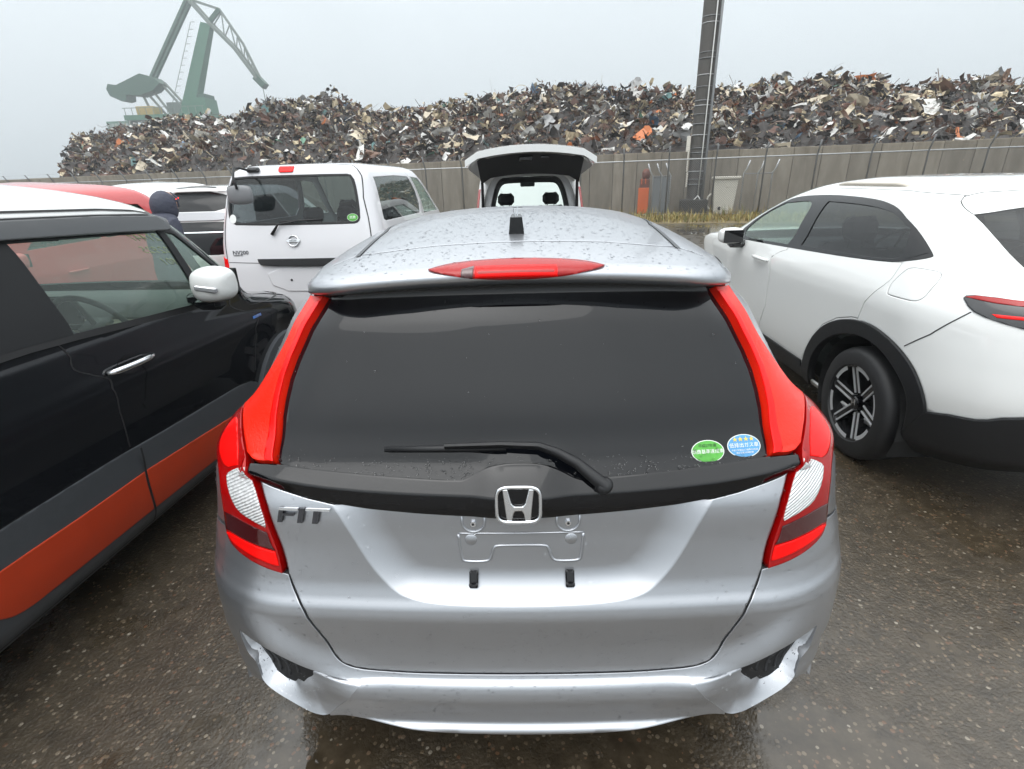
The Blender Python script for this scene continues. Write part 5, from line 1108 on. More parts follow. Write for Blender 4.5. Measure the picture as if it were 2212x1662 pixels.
# ------------------------------------------------------------------ concrete wall, fence, mast
WU = Vector((1, -.26, 0)).normalized(); WN = Vector((-.26, -1, 0)).normalized(); W0 = Vector((8.5, 23.2, 0)); WA = math.atan2(WU.y, WU.x)
def wpt(u, off=0, z=0): return W0+WU*u+WN*off+Vector((0, 0, z))
def wmat(u, off=0, z=0): return Matrix.Translation(wpt(u, off, z)) @ Matrix.Rotation(WA, 4, 'Z')
def concrete_mat():
    m = mat('weathered_concrete', (.20, .185, .155), .85); n = m.node_tree.nodes; l = m.node_tree.links; b = n['Principled BSDF']
    tc = n.new('ShaderNodeTexCoord'); oi = n.new('ShaderNodeObjectInfo')
    mp = n.new('ShaderNodeMapping'); mp.inputs['Scale'].default_value = (1.2, 1.2, .25); l.new(tc.outputs['Object'], mp.inputs['Vector'])
    ad = n.new('ShaderNodeVectorMath'); ad.operation = 'ADD'; l.new(mp.outputs[0], ad.inputs[0])
    cx = n.new('ShaderNodeCombineXYZ'); mu = n.new('ShaderNodeMath'); mu.operation = 'MULTIPLY'; mu.inputs[1].default_value = 40; l.new(oi.outputs['Random'], mu.inputs[0]); l.new(mu.outputs[0], cx.inputs[0]); l.new(cx.outputs[0], ad.inputs[1])
    nz = n.new('ShaderNodeTexNoise'); nz.inputs['Scale'].default_value = 2.5; nz.inputs['Detail'].default_value = 8; nz.inputs['Roughness'].default_value = .7; l.new(ad.outputs[0], nz.inputs['Vector'])
    rp = n.new('ShaderNodeValToRGB'); rp.color_ramp.elements[0].position = .3; rp.color_ramp.elements[0].color = (.158, .133, .100, 1); rp.color_ramp.elements[1].position = .72; rp.color_ramp.elements[1].color = (.305, .272, .220, 1); l.new(nz.outputs[0], rp.inputs[0])
    vr = n.new('ShaderNodeMapRange'); vr.inputs['To Min'].default_value = .88; vr.inputs['To Max'].default_value = 1.1; l.new(oi.outputs['Random'], vr.inputs[0])
    mm = n.new('ShaderNodeVectorMath'); mm.operation = 'SCALE'; l.new(rp.outputs[0], mm.inputs[0]); l.new(vr.outputs[0], mm.inputs['Scale']); l.new(mm.outputs[0], b.inputs['Base Color'])
    return m
conc = concrete_mat()
def build_wall():
    root = thing('concrete_wall', 'long weathered concrete panel wall holding back the scrap heap', 'wall', wpt(-17), WA)
    core = MB().box((0, .22, 1.25), (64, .25, 2.5)).build('wall_core', mat('dark_joint', (.06, .055, .045), .9), root)
    pm = MB().box((0, 0, 0), (1.035, .18, 2.57), bev=.012).mesh('wall_panel'); pm.materials.append(conc)
    rng = random.Random(4)
    for i in range(60):
        o = link('wall_panel', pm, root, None, (-31+i*1.05, rng.uniform(-.008, .008), 1.285+rng.uniform(-.012, .012)))
    return root
build_wall()
galv = mat('galvanised_steel', (.20, .205, .21), .5, .4, var=(6, .25)); galv_l = mat('pale_steel', (.48, .49, .50), .4, .4, var=(6, .2))
def build_fence():
    root = thing('chain_link_fence', 'chain link fence with outward leaning barbed wire arms before the concrete wall', 'fence', wpt(-14, 2.2), WA)
    L = 26
    post = MB().tube([(0, 0, 0), (0, 0, 2.2), (0, -.10, 2.38), (0, -.27, 2.68)], .030, 8); pm = post.mesh('post', smooth=True); pm.materials.append(galv)
    us = [-25.4+1.78*i for i in range(29)]
    for u in us: link('post', pm, root, None, (u, 0, 0))
    MB().tube([(-L, 0, 2.2), (L, 0, 2.2)], .024, 8).build('top_rail', galv_l, root, smooth=True)
    MB().tube([(-L, 0, .12), (L, 0, .12)], .02, 6).build('bottom_rail', galv, root, smooth=True)
    for k in range(3): MB().tube([(-L, -.08-.09*k, 2.36+.15*k), (L, -.08-.09*k, 2.36+.15*k)], .0035, 4).build('barbed_wire', galv, root)
    w = MB(); p = .085; H = 2.1
    for sg in (1, -1):
        x = -L-H
        while x < L+H:
            a, b = (x, 0.0), (x+H, H)
            if a[0] < -L: d = -L-a[0]; a = (-L, d)
            if b[0] > L: d = b[0]-L; b = (L, H-d)
            if b[0] > a[0]:
                za, zb = (a[1], b[1]) if sg > 0 else (H-a[1], H-b[1]); y = .003*sg
                v = [(a[0], y, .12+za), (b[0], y, .12+zb)]; V = []
                for q in v: V += [(q[0]-.0022, q[1], q[2]+.0022*sg), (q[0]+.0022, q[1], q[2]-.0022*sg), (q[0], q[1]+.004, q[2])]
                w.add(V, [(0, 1, 4, 3), (1, 2, 5, 4), (2, 0, 3, 5)])
            x += p
    o = w.build('wire_mesh', galv, root); o['kind'] = 'stuff'
    return root
build_fence()
def build_mast():
    steel = mat('dark_weathered_mast', (.085, .078, .070), .6, .2, var=(3, .3))
    root = thing('floodlight_mast', 'tall dark tapering mast with steel bands, ladder rungs and white conduit', 'mast', wpt(-.88, 1.3), WA)
    zs = [.6, 2, 4, 7, 10, 14]; MB().lathe([(.335+.0035*z if False else .31+.004*(14-z)*0+.335*0+.02*0+.005*min(z, 7), z) for z in zs], 24, 'z').build('mast_tube', steel, root, smooth=True)
    for i, z in enumerate([1.25, 1.45, 1.75, 2.45, 2.62, 3.1, 3.5, 3.85, 4.15, 4.32, 4.8, 5.2, 5.75, 5.95, 6.9, 7.1, 8.0]):
        pts = [(.335*math.cos(a)+.012*math.cos(a), .335*math.sin(a)+.012*math.sin(a), z) for a in [R(195+150*j/14) for j in range(15)]]
        MB().tube(pts, .016 if i % 3 else .022, 6).build('steel_band', galv_l if i % 3 == 2 else galv, root, smooth=True)
    MB().tube([(.12, -.36, .75), (.13, -.375, 3), (.15, -.39, 14)], .022, 8).build('conduit', mat('white_conduit', (.62, .62, .60), .4), root, smooth=True)
    MB().tube([(.30, -.30, .3), (.30, -.30, 3), (.33, -.30, 14)], .05, 8).build('cable_duct', galv, root, smooth=True)
    MB().tube([(.12, -.37, .80), (-.05, -.45, .62), (-.12, -.47, .35), (0, -.47, .05)], .022, 8).tube([(.14, -.37, .80), (.22, -.42, .65), (.26, -.45, .1)], .022, 8).build('cable_loop', mat('white_conduit', (.62, .62, .60), .4), root, smooth=True)
    for z0, z1, x in ((2.5, 3.08, -.43), (1.75, 2.5, -.40), (1.15, 1.72, -.37)):
        MB().box((x, -.15, (z0+z1)/2), (.15 if z0 > 2.4 else .06, .14, z1-z0), bev=.01).build('junction_box', mat('cream_metal', (.66, .63, .56), .4), root)
    MB().box((-.02, 0, .33), (1.1, 1.0, .66), bev=.03).build('plinth', mat('dark_plinth', (.045, .040, .034), .8, var=(5, .4)), root)
    return root
build_mast()
def build_cabinet():
    cream = mat('cream_cabinet_paint', (.66, .63, .55), .42, 0, .2, var=(3, .06))
    root = thing('electrical_cabinet', 'cream steel electrical cabinet with overhanging lid beside the mast', 'cabinet', wpt(.27, 1.5), WA)
    MB().box((0, 0, .05), (.85, .6, .12), bev=.01).build('cabinet_base', conc, root)
    t = MB(); b0 = [(-.36, -.26), (.36, -.26), (.36, .26), (-.36, .26)]; b1 = [(-.46, -.30), (.46, -.30), (.46, .30), (-.46, .30)]
    t.add([(x, y, .11) for x, y in b0]+[(x, y, 1.42) for x, y in b1], [(3,2,1,0),(4,5,6,7),(0,1,5,4),(1,2,6,5),(2,3,7,6),(3,0,4,7)]); t.build('cabinet_body', cream, root)
    MB().box((0, -.02, 1.475), (1.08, .72, .10), bev=.015).build('lid', cream, root)
    d = MB(); d.add([(-.20, -.268, .15), (.34, -.268, .15), (.42, -.305, 1.38), (-.24, -.305, 1.38), (-.20, -.25, .15), (.34, -.25, .15), (.42, -.287, 1.38), (-.24, -.287, 1.38)], [(0,1,2,3),(7,6,5,4),(0,4,5,1),(1,5,6,2),(2,6,7,3),(3,7,4,0)]); do = d.build('cabinet_door', cream, root)
    for z, w in ((.28, .18), (1.18, .16)): MB().box((.10, -.287 if z < 1 else -.312, z), (w, .02, .12), bev=.004).build('vent_louvre', cream, do)
    MB().box((-.16, -.285, .30), (.10, .02, .13), bev=.004).build('lock_plate', matt_black, do)
    MB().tube([(-.36, -.1, .28), (-.55, -.12, .30), (-.66, -.12, .48), (-.62, -.12, .75), (-.50, -.12, .88)], .035, 10).build('flexible_conduit', cream, root, smooth=True)
    return root
build_cabinet()
def build_gate(u0, n, sp, label, lean, sheet=True):
    root = thing('fence_gate_section', label, 'fence', wpt(u0, 1.55), WA)
    for i in range(n):
        MB().tube([(i*sp, 0, 0), (i*sp, 0, 1.62), (i*sp+lean*.5, -.08, 1.78), (i*sp+lean, -.10, 2.10)], .028, 8).build('post', galv_l, root, smooth=True)
    MB().tube([(0, 0, 1.60), (sp*(n-1), 0, 1.60)], .02, 6).build('rail', galv, root); MB().tube([(0, 0, .15), (sp*(n-1), 0, .15)], .02, 6).build('rail', galv, root)
    for i in range(n-1 if sheet else 0):
        MB().box((i*sp+sp/2, .02, .86), (sp-.05, .012, 1.42)).build('sheet_panel', mat('grey_sheet_steel', (.20, .21, .215), .5, .3, var=(2, .15)), root)
    return root
build_gate(-2.62, 3, .36, 'grey sheet steel gate with leaning posts beside the orange box', -.22)
build_gate(.92, 3, .53, 'grey steel post and rail gate with leaning arms past the cream cabinet', .17, False)
ob = thing('orange_box', 'orange steel box with rusty red top standing by the grey gate', 'box', wpt(-2.97, 1.3), WA)
MB().box((0, 0, .60), (.44, .35, 1.12), bev=.015).build('box_body', mat('signal_orange', (.70, .13, .02), .5, var=(2, .1)), ob)
MB().box((.02, 0, 1.34), (.40, .30, .34), bev=.02).build('box_top', mat('rust_red', (.16, .055, .035), .7, var=(6, .4)), ob); MB().lathe([(.10, 1.5), (.16, 1.56), (.17, 1.78), (.10, 1.90), (.001, 1.92)], 16, 'z', (.06, 0, 0)).build('beacon', mat('rust_red', (.16, .055, .035), .7), ob, smooth=True)
for k in (-.10, .06): MB().box((k, -.155, 1.42), (.035, .02, .22)).build('orange_stripe', MATS['signal_orange'], ob)
# weeds along the foot of the wall
def build_weeds():
    rng = np.random.default_rng(8); n = 9000; u = rng.uniform(-9, 7, n); off = rng.uniform(1.4, 5.2, n)**1.0; k = rng.uniform(0, 1, n) < np.clip(1.2-np.abs(off-3.4)/1.9, .08, 1); u, off = u[k], off[k]; n = len(u)
    h = rng.uniform(.06, .30, n)*np.where(rng.uniform(0, 1, n) < .1, 1.9, 1); a = rng.uniform(0, 2*np.pi, n); w = rng.uniform(.006, .022, n); le = rng.uniform(.05, .20, n)
    B = np.array([wpt(x, o) for x, o in zip(u, off)]); D = np.stack([np.cos(a), np.sin(a), 0*a], 1); Pp = np.stack([-np.sin(a), np.cos(a), 0*a], 1)
    Z = np.array([0, 0, 1.]); V = np.stack([B-Pp*w[:, None], B+Pp*w[:, None], B+D*(le*.4)[:, None]+Z*(h*.65)[:, None]+Pp*(w*.8)[:, None], B+D*(le*.4)[:, None]+Z*(h*.65)[:, None]-Pp*(w*.8)[:, None], B+D*le[:, None]+Z*h[:, None]], 1).reshape(-1, 3)
    F = []
    for i in range(n): b = 5*i; F += [(b, b+1, b+2, b+3), (b+3, b+2, b+4)]
    me = bpy.data.meshes.new('weeds'); me.from_pydata(V.tolist(), [], F); C_ = np.array([(.26, .19, .05), (.30, .25, .09), (.11, .13, .035), (.20, .15, .07)])[rng.choice(4, n, p=[.4, .25, .15, .2])]
    ca = me.color_attributes.new('Col', 'FLOAT_COLOR', 'CORNER'); ca.data.foreach_set('color', np.repeat(np.hstack([C_, np.ones((n, 1))]), 7, 0).ravel())
    m = mat('weed_leaf', (.2, .2, .05), .7); at = m.node_tree.nodes.new('ShaderNodeVertexColor'); at.layer_name = 'Col'; m.node_tree.links.new(at.outputs[0], m.node_tree.nodes['Principled BSDF'].inputs['Base Color'])
    o = link('weeds', me, None, m); tag(o, 'dry yellow weeds along the foot of the fence', 'weeds', None, 'stuff')
    V = [wpt(-12, 1.0, .004), wpt(-12, 5.6, .004), wpt(9, 5.2, .004), wpt(9, 1.0, .004)]
    s = MB().add(V, [(0, 1, 2, 3)]).build('verge', mat('dry_verge_soil', (.15, .115, .055), .9, var=(3, .4))); tag(s, kind='structure')
build_weeds()
# ------------------------------------------------------------------ scrap heap
RIDGE = np.array([(-100, 1.2), (-90, 3.2), (-78, 3.3), (-66, 2.3), (-58, 1.3), (-51.0, 1.6), (-50.2, 3.0), (-48.2, 5.45), (-46.8, 5.85), (-41.4, 6.25), (-39.9, 6.45), (-36.8, 6.65), (-33.9, 6.3), (-31.8, 6.4), (-30.1, 6.75), (-28.5, 7.3), (-27, 7.0), (-24, 7.3), (-22.8, 6.5), (-21.4, 6.05), (-19.4, 5.95), (-17, 6.15), (-14.8, 6.35), (-13, 6.4), (-10.9, 6.6), (-8, 6.85), (-6.1, 6.35), (-3.4, 6.3), (-.9, 5.9), (.6, 5.9), (2.5, 6.12), (6, 6.2), (7.1, 6.15), (8.3, 5.75), (9.4, 5.35), (10.4, 5.5), (12.5, 5.7), (14.5, 5.3), (17, 5.1), (24, 5.0)])
def heap_h(u, v):
    zr = np.interp(u, RIDGE[:, 0], RIDGE[:, 1]); lo = np.minimum(2.25, zr)
    z = np.where(v < 9, lo+(zr-lo)*np.clip((v-.2)/8.8, 0, 1)**.75, zr-(v-9)*.12)
    z = z+.20*np.sin(u*1.9+v*.8)*np.sin(v*1.7-u*.6)+.12*np.sin(u*4.3-v*2.9)
    k = sstep(-1.6, 0, u+38.6+v*1.12)          # steep left flank
    return np.where(u > -60, 1.0+(z-1.0)*k, z)
def build_heap():
    rng = np.random.default_rng(11)
    us = np.arange(-96, 22.1, .5); vs_ = np.arange(.3, 15.1, .5); U, V = np.meshgrid(us, vs_, indexing='ij')
    Z = heap_h(U, V)-.28+rng.normal(0, .10, U.shape); P = np.array(W0)+U[..., None]*np.array(WU)-V[..., None]*np.array(WN)+Z[..., None]*np.array([0, 0, 1.])
    a, b = U.shape; F = [(i*b+j, (i+1)*b+j, (i+1)*b+j+1, i*b+j+1) for i in range(a-1) for j in range(b-1)]
    verts = P.reshape(-1, 3).tolist(); faces = list(F); pal = {'rust': (.095, .032, .013), 'dark': (.018, .012, .009), 'brown': (.13, .065, .030), 'beige': (.56, .46, .30), 'white': (.62, .61, .58), 'grey': (.25, .25, .25), 'blue': (.10, .18, .28), 'green': (.10, .22, .15), 'orange': (.55, .16, .04), 'teal': (.18, .34, .34)}
    names = list(pal); prob = np.array([.21, .27, .16, .16, .11, .05, .012, .008, .012, .010]); prob /= prob.sum()
    cols = [pal['dark']]*len(F)
    n = 30000; u = rng.uniform(-50.2, 19, n); v = 10.8*rng.uniform(0, 1, n)**.85+.15; z = heap_h(u, v)+rng.normal(-.08, .15, n); ok = ~((z < 2.3) & (v > .8)) & (u+38.4+v*1.12 > 0); u, v, z = u[ok], v[ok], z[ok]; n = len(u)
    big = rng.uniform(0, 1, n)**3.5; L = .055+.27*big; Wd = L*rng.uniform(.2, .75, n)
    ci = rng.choice(len(names), n, p=prob)
    patch = np.sin(u*1.1+v*2.1)+np.sin(u*2.7-v*1.3+1)+.8*np.sin(u*.45+v*.9+2)+rng.normal(0, .5, n)      # loads tipped one on another: rusty tangles, pale sheet; shade of hollows painted as dark pieces
    rusty = patch > 1.0; ci[rusty] = rng.choice([0, 1, 2, 2, 0, 3], rusty.sum()); hollow_shade = patch < -1.1; ci[hollow_shade] = rng.choice([1, 1, 0, 1, 3, 4], hollow_shade.sum())
    L[rusty] *= .75; L[(patch < .4) & (patch > -.3)] *= 1.25; Wd = np.minimum(Wd, L*.8)
    base = np.array(W0)+u[:, None]*np.array(WU)-v[:, None]*np.array(WN)+z[:, None]*np.array([0, 0, 1.])
    for i in range(n):
        ax = rng.normal(size=3)*np.array([1, 1, .6]); ax /= np.linalg.norm(ax); bx = np.cross(ax, rng.normal(size=3)); bx /= np.linalg.norm(bx); nx = np.cross(ax, bx); c = base[i]; l, w = L[i], Wd[i]; kind = rng.uniform(); k = len(verts)
        if kind < .09: w = rng.uniform(.008, .02); l = rng.uniform(.15, .45)          # wire, bar, pipe
        nr = 4; cur = rng.normal(0, .45, 2)*l*(1.6 if kind < .09 else 1); sk = rng.normal(0, .3)*l
        for r_ in range(nr):
            x = (r_/(nr-1)-.5)*2; p = c+ax*x*l+nx*(cur[0]*x*x+cur[1]*x*abs(x)*.5)+bx*sk*x*x; wl = w*(1 if kind < .09 else rng.uniform(.25, 1.25)); wr = w*(1 if kind < .09 else rng.uniform(.25, 1.25)); cu2 = rng.normal(0, .18)*w
            verts += [(p-bx*wl+nx*cu2).tolist(), (p+bx*wr-nx*cu2).tolist()]
        faces += [(k+2*q, k+2*q+1, k+2*q+3, k+2*q+2) for q in range(nr-1)]; col = np.array(pal[names[ci[i]]])*rng.uniform(.6, 1.15); cols += [tuple(col)]*(nr-1)
    me = bpy.data.meshes.new('scrap_heap'); me.from_pydata(verts, [], faces)
    ca = me.color_attributes.new('Col', 'FLOAT_COLOR', 'CORNER'); ca.data.foreach_set('color', np.repeat(np.hstack([np.array(cols), np.ones((len(cols), 1))]), 4, 0).ravel())
    m = mat('mixed_scrap', (.2, .2, .2), .55); nn = m.node_tree.nodes; at = nn.new('ShaderNodeVertexColor'); at.layer_name = 'Col'
    tc = nn.new('ShaderNodeTexCoord'); nz = nn.new('ShaderNodeTexNoise'); nz.inputs['Scale'].default_value = 5; nz.inputs['Detail'].default_value = 6; m.node_tree.links.new(tc.outputs['Object'], nz.inputs['Vector'])
    mx = nn.new('ShaderNodeMix'); mx.data_type = 'RGBA'; mx.blend_type = 'MIX'; rp = nn.new('ShaderNodeMapRange'); rp.inputs['From Min'].default_value = .52; rp.inputs['From Max'].default_value = .72; rp.inputs['To Max'].default_value = .75
    m.node_tree.links.new(nz.outputs[0], rp.inputs[0]); m.node_tree.links.new(rp.outputs[0], mx.inputs[0]); m.node_tree.links.new(at.outputs[0], mx.inputs[6]); mx.inputs[7].default_value = (.05, .022, .012, 1); m.node_tree.links.new(mx.outputs[2], nn['Principled BSDF'].inputs['Base Color'])
    o = link('scrap_heap', me, None, m); tag(o, 'mountain of mixed scrap metal piled behind the concrete wall', 'scrap heap', None, 'stuff')
    # the largest pieces, one by one
    shapes = []
    for sidx in range(10):
        r2 = np.random.default_rng(50+sidx); nx_, ny_ = 4, 3; Vv = []; bend = r2.uniform(-.5, .5, 3)
        for yy in range(ny_+1):
            for xx in range(nx_+1):
                x = xx/nx_-.5; y2 = (yy/ny_-.5)*r2.uniform(.55, .8) if False else (yy/ny_-.5)*.65
                Vv.append((x*(1+.3*r2.uniform(-1, 1)*(abs(y2) > .3)), y2*(1+.25*r2.uniform(-1, 1)*(abs(x) > .4)), bend[0]*x*x+bend[1]*y2*y2*1.4+bend[2]*x*y2+r2.normal(0, .035)))
        Ff = [(yy*5+xx, yy*5+xx+1, yy*5+xx+6, yy*5+xx+5) for yy in range(ny_) for xx in range(nx_)]
        shapes.append((Vv, Ff))
    looks = [('white_sheet', (.66, .65, .62)), ('beige_sheet', (.50, .43, .32)), ('rusty_sheet', (.14, .07, .04)), ('grey_sheet', (.30, .30, .30)), ('blue_sheet', (.12, .22, .36)), ('orange_sheet', (.60, .17, .04)), ('green_sheet', (.14, .30, .20))]
    kinds = {'white_sheet': 'crumpled off-white metal sheet lying on the scrap heap', 'beige_sheet': 'crumpled beige metal sheet lying on the scrap heap', 'rusty_sheet': 'rusty brown metal sheet lying on the scrap heap', 'grey_sheet': 'dented grey metal sheet lying on the scrap heap', 'blue_sheet': 'dented blue metal panel lying on the scrap heap', 'orange_sheet': 'bright orange scrap panel on the scrap heap', 'green_sheet': 'pale green scrap panel on the scrap heap'}
    meshes = {}
    for nm, col in looks:
        m = mat('scrap_'+nm, col, .5, 0, .1, var=(1.5, .35))
        for k, (Vv, Ff) in enumerate(shapes):
            me = bpy.data.meshes.new('scrap_piece'); me.from_pydata(Vv, [], Ff); me.materials.append(m); meshes[nm, k] = me
    pr = np.array([.40, .32, .12, .11, .02, .015, .015]); pr /= pr.sum()
    for i in range(300):
        nm = looks[rng.choice(7, p=pr)][0]; vv = rng.uniform(.3, 9.3); uu = rng.uniform(-37.5-vv*1.05, 14); o = bpy.data.objects.new('scrap_piece', meshes[nm, int(rng.integers(10))]); COL.objects.link(o)
        o.location = wpt(uu, -vv, float(heap_h(np.array(uu), np.array(vv)))+.10); s = rng.uniform(.35, .95); o.scale = (s, s*rng.uniform(.5, 1), s); o.rotation_euler = (rng.uniform(-1.1, 1.1), rng.uniform(-.8, .8), rng.uniform(0, 6.28))
        size = 'small' if s < .5 else 'medium' if s < .75 else 'large'
        lv = 'at the foot of the scrap heap' if vv < 2.2 else 'low on the scrap heap' if vv < 4.4 else 'high on the scrap heap' if vv < 7 else 'on the crest of the scrap heap'
        lm = 'below the harbour crane' if uu < -34 else 'between crane and white van' if uu < -22 else 'beyond the white van' if uu < -13 else 'beyond the raised tailgate' if uu < -5 else 'beside the floodlight mast' if uu < 1.5 else 'past the cream cabinet' if uu < 6 else 'beyond the white crossover'
        sh_ = ['flat', 'curled', 'creased', 'twisted', 'folded'][int(abs(o.rotation_euler[0]*7)+int(o.rotation_euler[2]*3)) % 5] if False else ('upright' if abs(o.rotation_euler[0]) > .75 else 'tilted' if abs(o.rotation_euler[0]) > .35 else 'flat lying')
        tag(o, size+' '+sh_+' '+nm.replace('_', ' ')+' '+lv.replace('the scrap heap', 'the heap')+' '+lm, 'scrap metal', 'larger scrap pieces on the heap')
build_heap()
# ------------------------------------------------------------------ harbour crane far behind
def build_crane():
    g = mat('crane_green', (.045, .15, .09), .55, var=(.3, .25)); gd = mat('crane_dark_green', (.030, .085, .055), .55); gr = mat('crane_lattice_grey', (.16, .19, .17), .55)
    root = thing('harbour_crane', 'green level luffing harbour crane rising behind the scrap heap', 'crane', (-76, 130, 0))
    O = Vector((-76, 130, 0)); P = lambda x, z, d=0: Vector((x, 130+d, z))-O
    def beam(name, pts, w, m, d=0): return MB().tube([P(x, z, d) for x, z in pts], w, 4).build(name, m, root)
    # portal and deck
    for x in (-84, -70):
        for d in (-6, 6): MB().tube([P(x, 0, d), P(x+(2 if x < -77 else -2), 16.5, d*.5)], [1.0, .7], 4).build('portal_leg', g, root)
    MB().box(P(-79, 17.0), (19, 9, 1.0)).build('deck', g, root)
    for x in np.arange(-88, -70, 1.6): MB().tube([P(x, 17.5, -4.4), P(x, 18.9, -4.4)], .07, 4).build('rail_post', gr, root)
    MB().tube([P(-88.5, 18.9, -4.4), P(-70, 18.9, -4.4)], .08, 4).build('deck_rail', gr, root)
    # tower (tapered box column)
    b = [(-78.2, 17.4), (-73.6, 17.4)]; t = [(-68.6, 35.5), (-66.2, 34.6)]
    V = [P(-77.9, 17.4, -1.4), P(-74.7, 17.4, -1.4), P(-74.7, 17.4, 1.4), P(-77.9, 17.4, 1.4), P(-68.6, 35.3, -.8), P(-66.5, 34.8, -.8), P(-66.5, 34.8, .8), P(-68.6, 35.3, .8)]
    MB().add(V, [(3,2,1,0),(4,5,6,7),(0,1,5,4),(1,2,6,5),(2,3,7,6),(3,0,4,7)]).build('tower', g, root)
    for k in range(14): q = k/13; MB().tube([P(-79.3+q*9.2, 18+q*17, -2), P(-78.4+q*9.2, 18+q*17, -2)], .06, 4).build('ladder_rung', gr, root)
    MB().tube([P(-79.3, 18, -2), P(-70.1, 35, -2)], .06, 4).build('ladder_rail', gr, root)
    MB().box(P(-72.2, 19.2), (3.4, 5, 3.2)).build('machine_house', g, root); MB().box(P(-71.4, 21.2), (1.6, 4, .8)).build('house_roof', gd, root)
    MB().box(P(-78, 19.3, 1), (7, .2, 2.4)).build('walkway_screen', gr, root)
    # jib: double beam with lattice, apex, rear stay
    beam('jib_chord', [(-70.4, 39.6), (-66.4, 34.6), (-62.3, 30.2), (-58.6, 24.4)], .42, gr, -.8); beam('jib_chord', [(-70.4, 39.6), (-66.4, 34.6), (-62.3, 30.2), (-58.6, 24.4)], .42, gr, .8)
    beam('jib_chord', [(-70.4, 39.6), (-64.3, 37.6), (-60.6, 31.2), (-58.2, 24.6)], .32, gr, 0)
    beam('jib_post', [(-67.0, 35.4), (-64.3, 37.6)], .55, gd, 0)
    lo = [(-66.4, 34.6), (-64.4, 32.4), (-62.3, 30.2), (-61, 28.2), (-59.8, 26.2)]; up = [(-64.0, 37.0), (-62.7, 34.8), (-61.5, 32.7), (-60.4, 30.6), (-59.3, 27.8)]
    for a, c in zip(lo, up): beam('lattice_brace', [a, c], .13, gr)
    for a, c in zip(lo[1:], up): beam('lattice_brace', [a, c], .13, gr)
    MB().box(P(-58.2, 23.8), (2.6, 2, 1.3), Matrix.Rotation(R(48), 3, 'Y')).build('jib_head', gd, root)
    beam('hoist_rope', [(-58.0, 23.6), (-57.8, 14)], .10, gr)
    beam('stay_beam', [(-70.4, 39.6), (-82.4, 25.4)], .42, gd, -.7); beam('stay_beam', [(-70.4, 39.6), (-82.4, 25.4)], .42, gd, .7)
    # counterweight rocker
    cw = [(-92.8, 23.2), (-92.2, 24.2), (-90.4, 23.9), (-84.4, 26.0), (-81.6, 25.2), (-80.4, 24.0), (-82.4, 22.6), (-86, 21.7), (-88.6, 22.0), (-88.9, 20.9), (-90, 20.7), (-92.4, 21.8)]
    V = [P(x, z, -1.6) for x, z in cw]+[P(x, z, 1.6) for x, z in cw]; n = len(cw)
    fix_normals(MB().add(V, [tuple(range(n)), tuple(range(2*n-1, n-1, -1))]+[(i, (i+1) % n, n+(i+1) % n, n+i) for i in range(n)]).build('counterweight', gd, root))
    for a, c in (((-85.8, 21.9), (-84.6, 17.4)), ((-84.4, 21.9), (-81.2, 17.4)), ((-83.2, 22.6), (-80.0, 17.4)), ((-81.2, 24.4), (-76.8, 18.4)), ((-80.2, 24.3), (-75.6, 18.4))): beam('support_strut', [a, c], .28, gr)
    MB().box(P(-84, 18.4, -2), (4, 3, 1.8)).build('winch_house', mat('crane_yellow', (.40, .28, .06), .6), root)
    return root
build_crane()
cabn = thing('crane_cabin', 'pale green glazed cabin low beside the harbour crane', 'cabin', (-91, 128, 0)); cg = mat('pale_green_cabin', (.12, .22, .17), .5)
MB().box((0, 0, 14.9), (5.2, 3, 3.2)).build('cabin_body', cg, cabn); MB().box((0, 0, 6.6), (2.5, 2, 13.3)).build('support_column', cg, cabn)
for i in range(6):
    for z in (14.6, 15.7): MB().box((-2.1+i*.84, -1.53, z), (.62, .08, .75)).build('pane', mat('hazy_pane', (.35, .40, .38), .2), cabn)
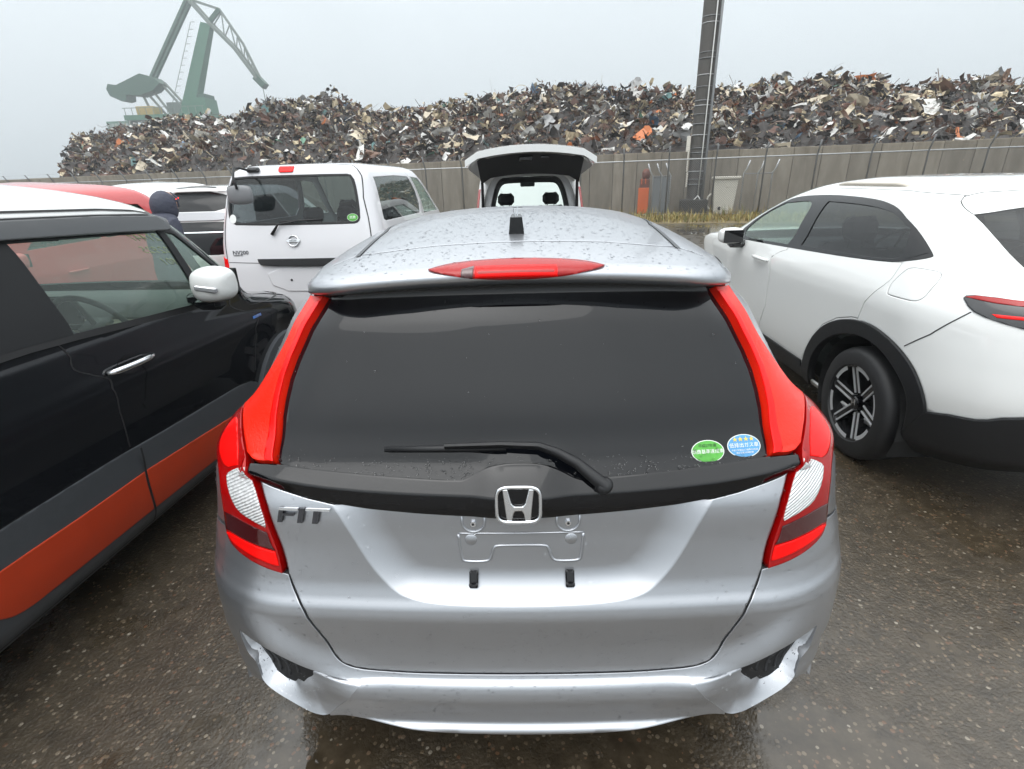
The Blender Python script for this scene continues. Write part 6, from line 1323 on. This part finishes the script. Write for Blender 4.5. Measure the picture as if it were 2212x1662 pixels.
# ------------------------------------------------------------------ person
def build_person():
    navy = mat('navy_rain_jacket', (.045, .050, .075), .7, var=(25, .35), bump=(45, .5, .02)); skin = mat('skin', (.45, .27, .19), .55); trs = mat('dark_trousers', (.02, .02, .024), .8, var=(30, .3))
    root = thing('person', 'person in a dark navy hooded jacket standing behind the black crossover', 'person', (-3.56, 4.28, 0), R(-22))
    bm = {'pel': ((0, 0, .86), .135), 'wai': ((0, .01, 1.02), .125), 'che': ((0, .05, 1.22), .15), 'nek': ((0, .10, 1.40), .062), 'hed': ((0, .14, 1.50), .075)}
    J = [((0, 0, .86), .14), ((0, .02, 1.04), .13), ((0, .05, 1.24), .15), ((0, .085, 1.385), .066), ((0, .12, 1.45), .06),
         ((.17, .05, 1.32), .075), ((.22, .03, 1.06), .052), ((.20, .16, .84), .042), ((.19, .20, .77), .03),
         ((-.17, .05, 1.32), .075), ((-.22, .03, 1.06), .052), ((-.20, .16, .84), .042), ((-.19, .20, .77), .03),
         ((.10, 0, .80), .095), ((.11, .03, .46), .065), ((.11, -.02, .09), .048), ((.115, .12, .04), .04),
         ((-.10, 0, .80), .095), ((-.11, .03, .46), .065), ((-.11, -.02, .09), .048), ((-.115, .12, .04), .04)]
    E_ = [(0, 1), (1, 2), (2, 3), (3, 4), (2, 5), (5, 6), (6, 7), (7, 8), (2, 9), (9, 10), (10, 11), (11, 12), (0, 13), (13, 14), (14, 15), (15, 16), (0, 17), (17, 18), (18, 19), (19, 20)]
    me = bpy.data.meshes.new('body'); me.from_pydata([j[0] for j in J], E_, []); o = link('body', me, root, navy)
    sk = o.modifiers.new('skin', 'SKIN')
    for i, d in enumerate(me.skin_vertices[0].data): d.radius = (J[i][1], J[i][1]*.85); d.use_root = (i == 0)
    s = o.modifiers.new('sub', 'SUBSURF'); s.levels = 2; s.render_levels = 2
    # head with face features, hood
    def blob(name, c, r, m, par, sx=1, sy=1, sz=1, n=20, cut=None, noise=0):
        rng = np.random.default_rng(5); V = []; F = []
        for i in range(n+1):
            th = math.pi*i/n
            for k in range(n):
                ph = 2*math.pi*k/n; q = 1+noise*rng.normal(); V.append((c[0]+r*sx*q*math.sin(th)*math.cos(ph), c[1]+r*sy*q*math.sin(th)*math.sin(ph), c[2]+r*sz*q*math.cos(th)))
        F = [(i*n+k, (i+1)*n+k, (i+1)*n+(k+1) % n, i*n+(k+1) % n) for i in range(n) for k in range(n)]
        if cut: F = [f for f in F if not cut(np.mean([V[j] for j in f], 0))]
        return MB().add(V, F).build(name, m, par, smooth=True)
    h = blob('head', (0, .145, 1.505), .10, skin, root, .78, .95, 1.12)
    blob('nose', (0, .245, 1.50), .018, skin, h, .8, 1, 1.3, 8); MB().box((0, .232, 1.455), (.045, .012, .010), bev=.003).build('mouth', mat('lips', (.35, .14, .12), .5), h)
    for x in (-.033, .033): blob('eye', (x, .228, 1.515), .011, gloss_black, h, n=8)
    for x in (-.08, .08): blob('ear', (x, .14, 1.50), .022, skin, h, .4, .8, 1.2, 8)
    blob('hood', (0, .115, 1.475), .122, navy, root, .92, 1.06, 1.20, 24, lambda p: p[1] > .19 and p[2] < 1.56, .012); blob('collar', (0, .06, 1.36), .12, navy, root, 1.35, .95, .55, 16, None, .015)
    MB().tube([(-.10, .19, 1.47), (-.088, .205, 1.56), (0, .215, 1.60), (.088, .205, 1.56), (.10, .19, 1.47)], .008, 8).build('hood_brim', navy, root, smooth=True)
    for sg in (1, -1):
        hd = MB().box((sg*.19, .215, .715), (.04, .075, .09), bev=.015).build('hand', skin, root, ang=40)
        for k in range(4): MB().tube([(sg*.19, .19+.019*k, .68), (sg*.188, .19+.019*k, .635-.006*(k in (1, 2))), (sg*.172, .195+.019*k, .61)], [.009, .0085, .007], 6).build('finger', skin, hd, smooth=True)
        MB().tube([(sg*.18, .245, .735), (sg*.165, .265, .70), (sg*.155, .265, .675)], [.011, .010, .008], 6).build('thumb', skin, hd, smooth=True)
        MB().box((sg*.113, .06, .045), (.10, .28, .09), bev=.03).build('shoe', matt_black, root, ang=40)
    return root
build_person()
# ------------------------------------------------------------------ rain haze over the harbour
hz = MB().box((-40, 180, 30.5), (760, 470, 63)).build('haze'); hz.display_type = 'WIRE'; tag(hz, kind='stuff')
hm = bpy.data.materials.new('rain_haze'); hm.use_nodes = True; hn = hm.node_tree.nodes; hn.clear()
pv = hn.new('ShaderNodeVolumePrincipled'); pv.inputs['Color'].default_value = (.90, .95, .98, 1); pv.inputs['Density'].default_value = .0021; pv.inputs['Anisotropy'].default_value = .3
ho_ = hn.new('ShaderNodeOutputMaterial'); hm.node_tree.links.new(pv.outputs[0], ho_.inputs['Volume']); hz.data.materials.append(hm)
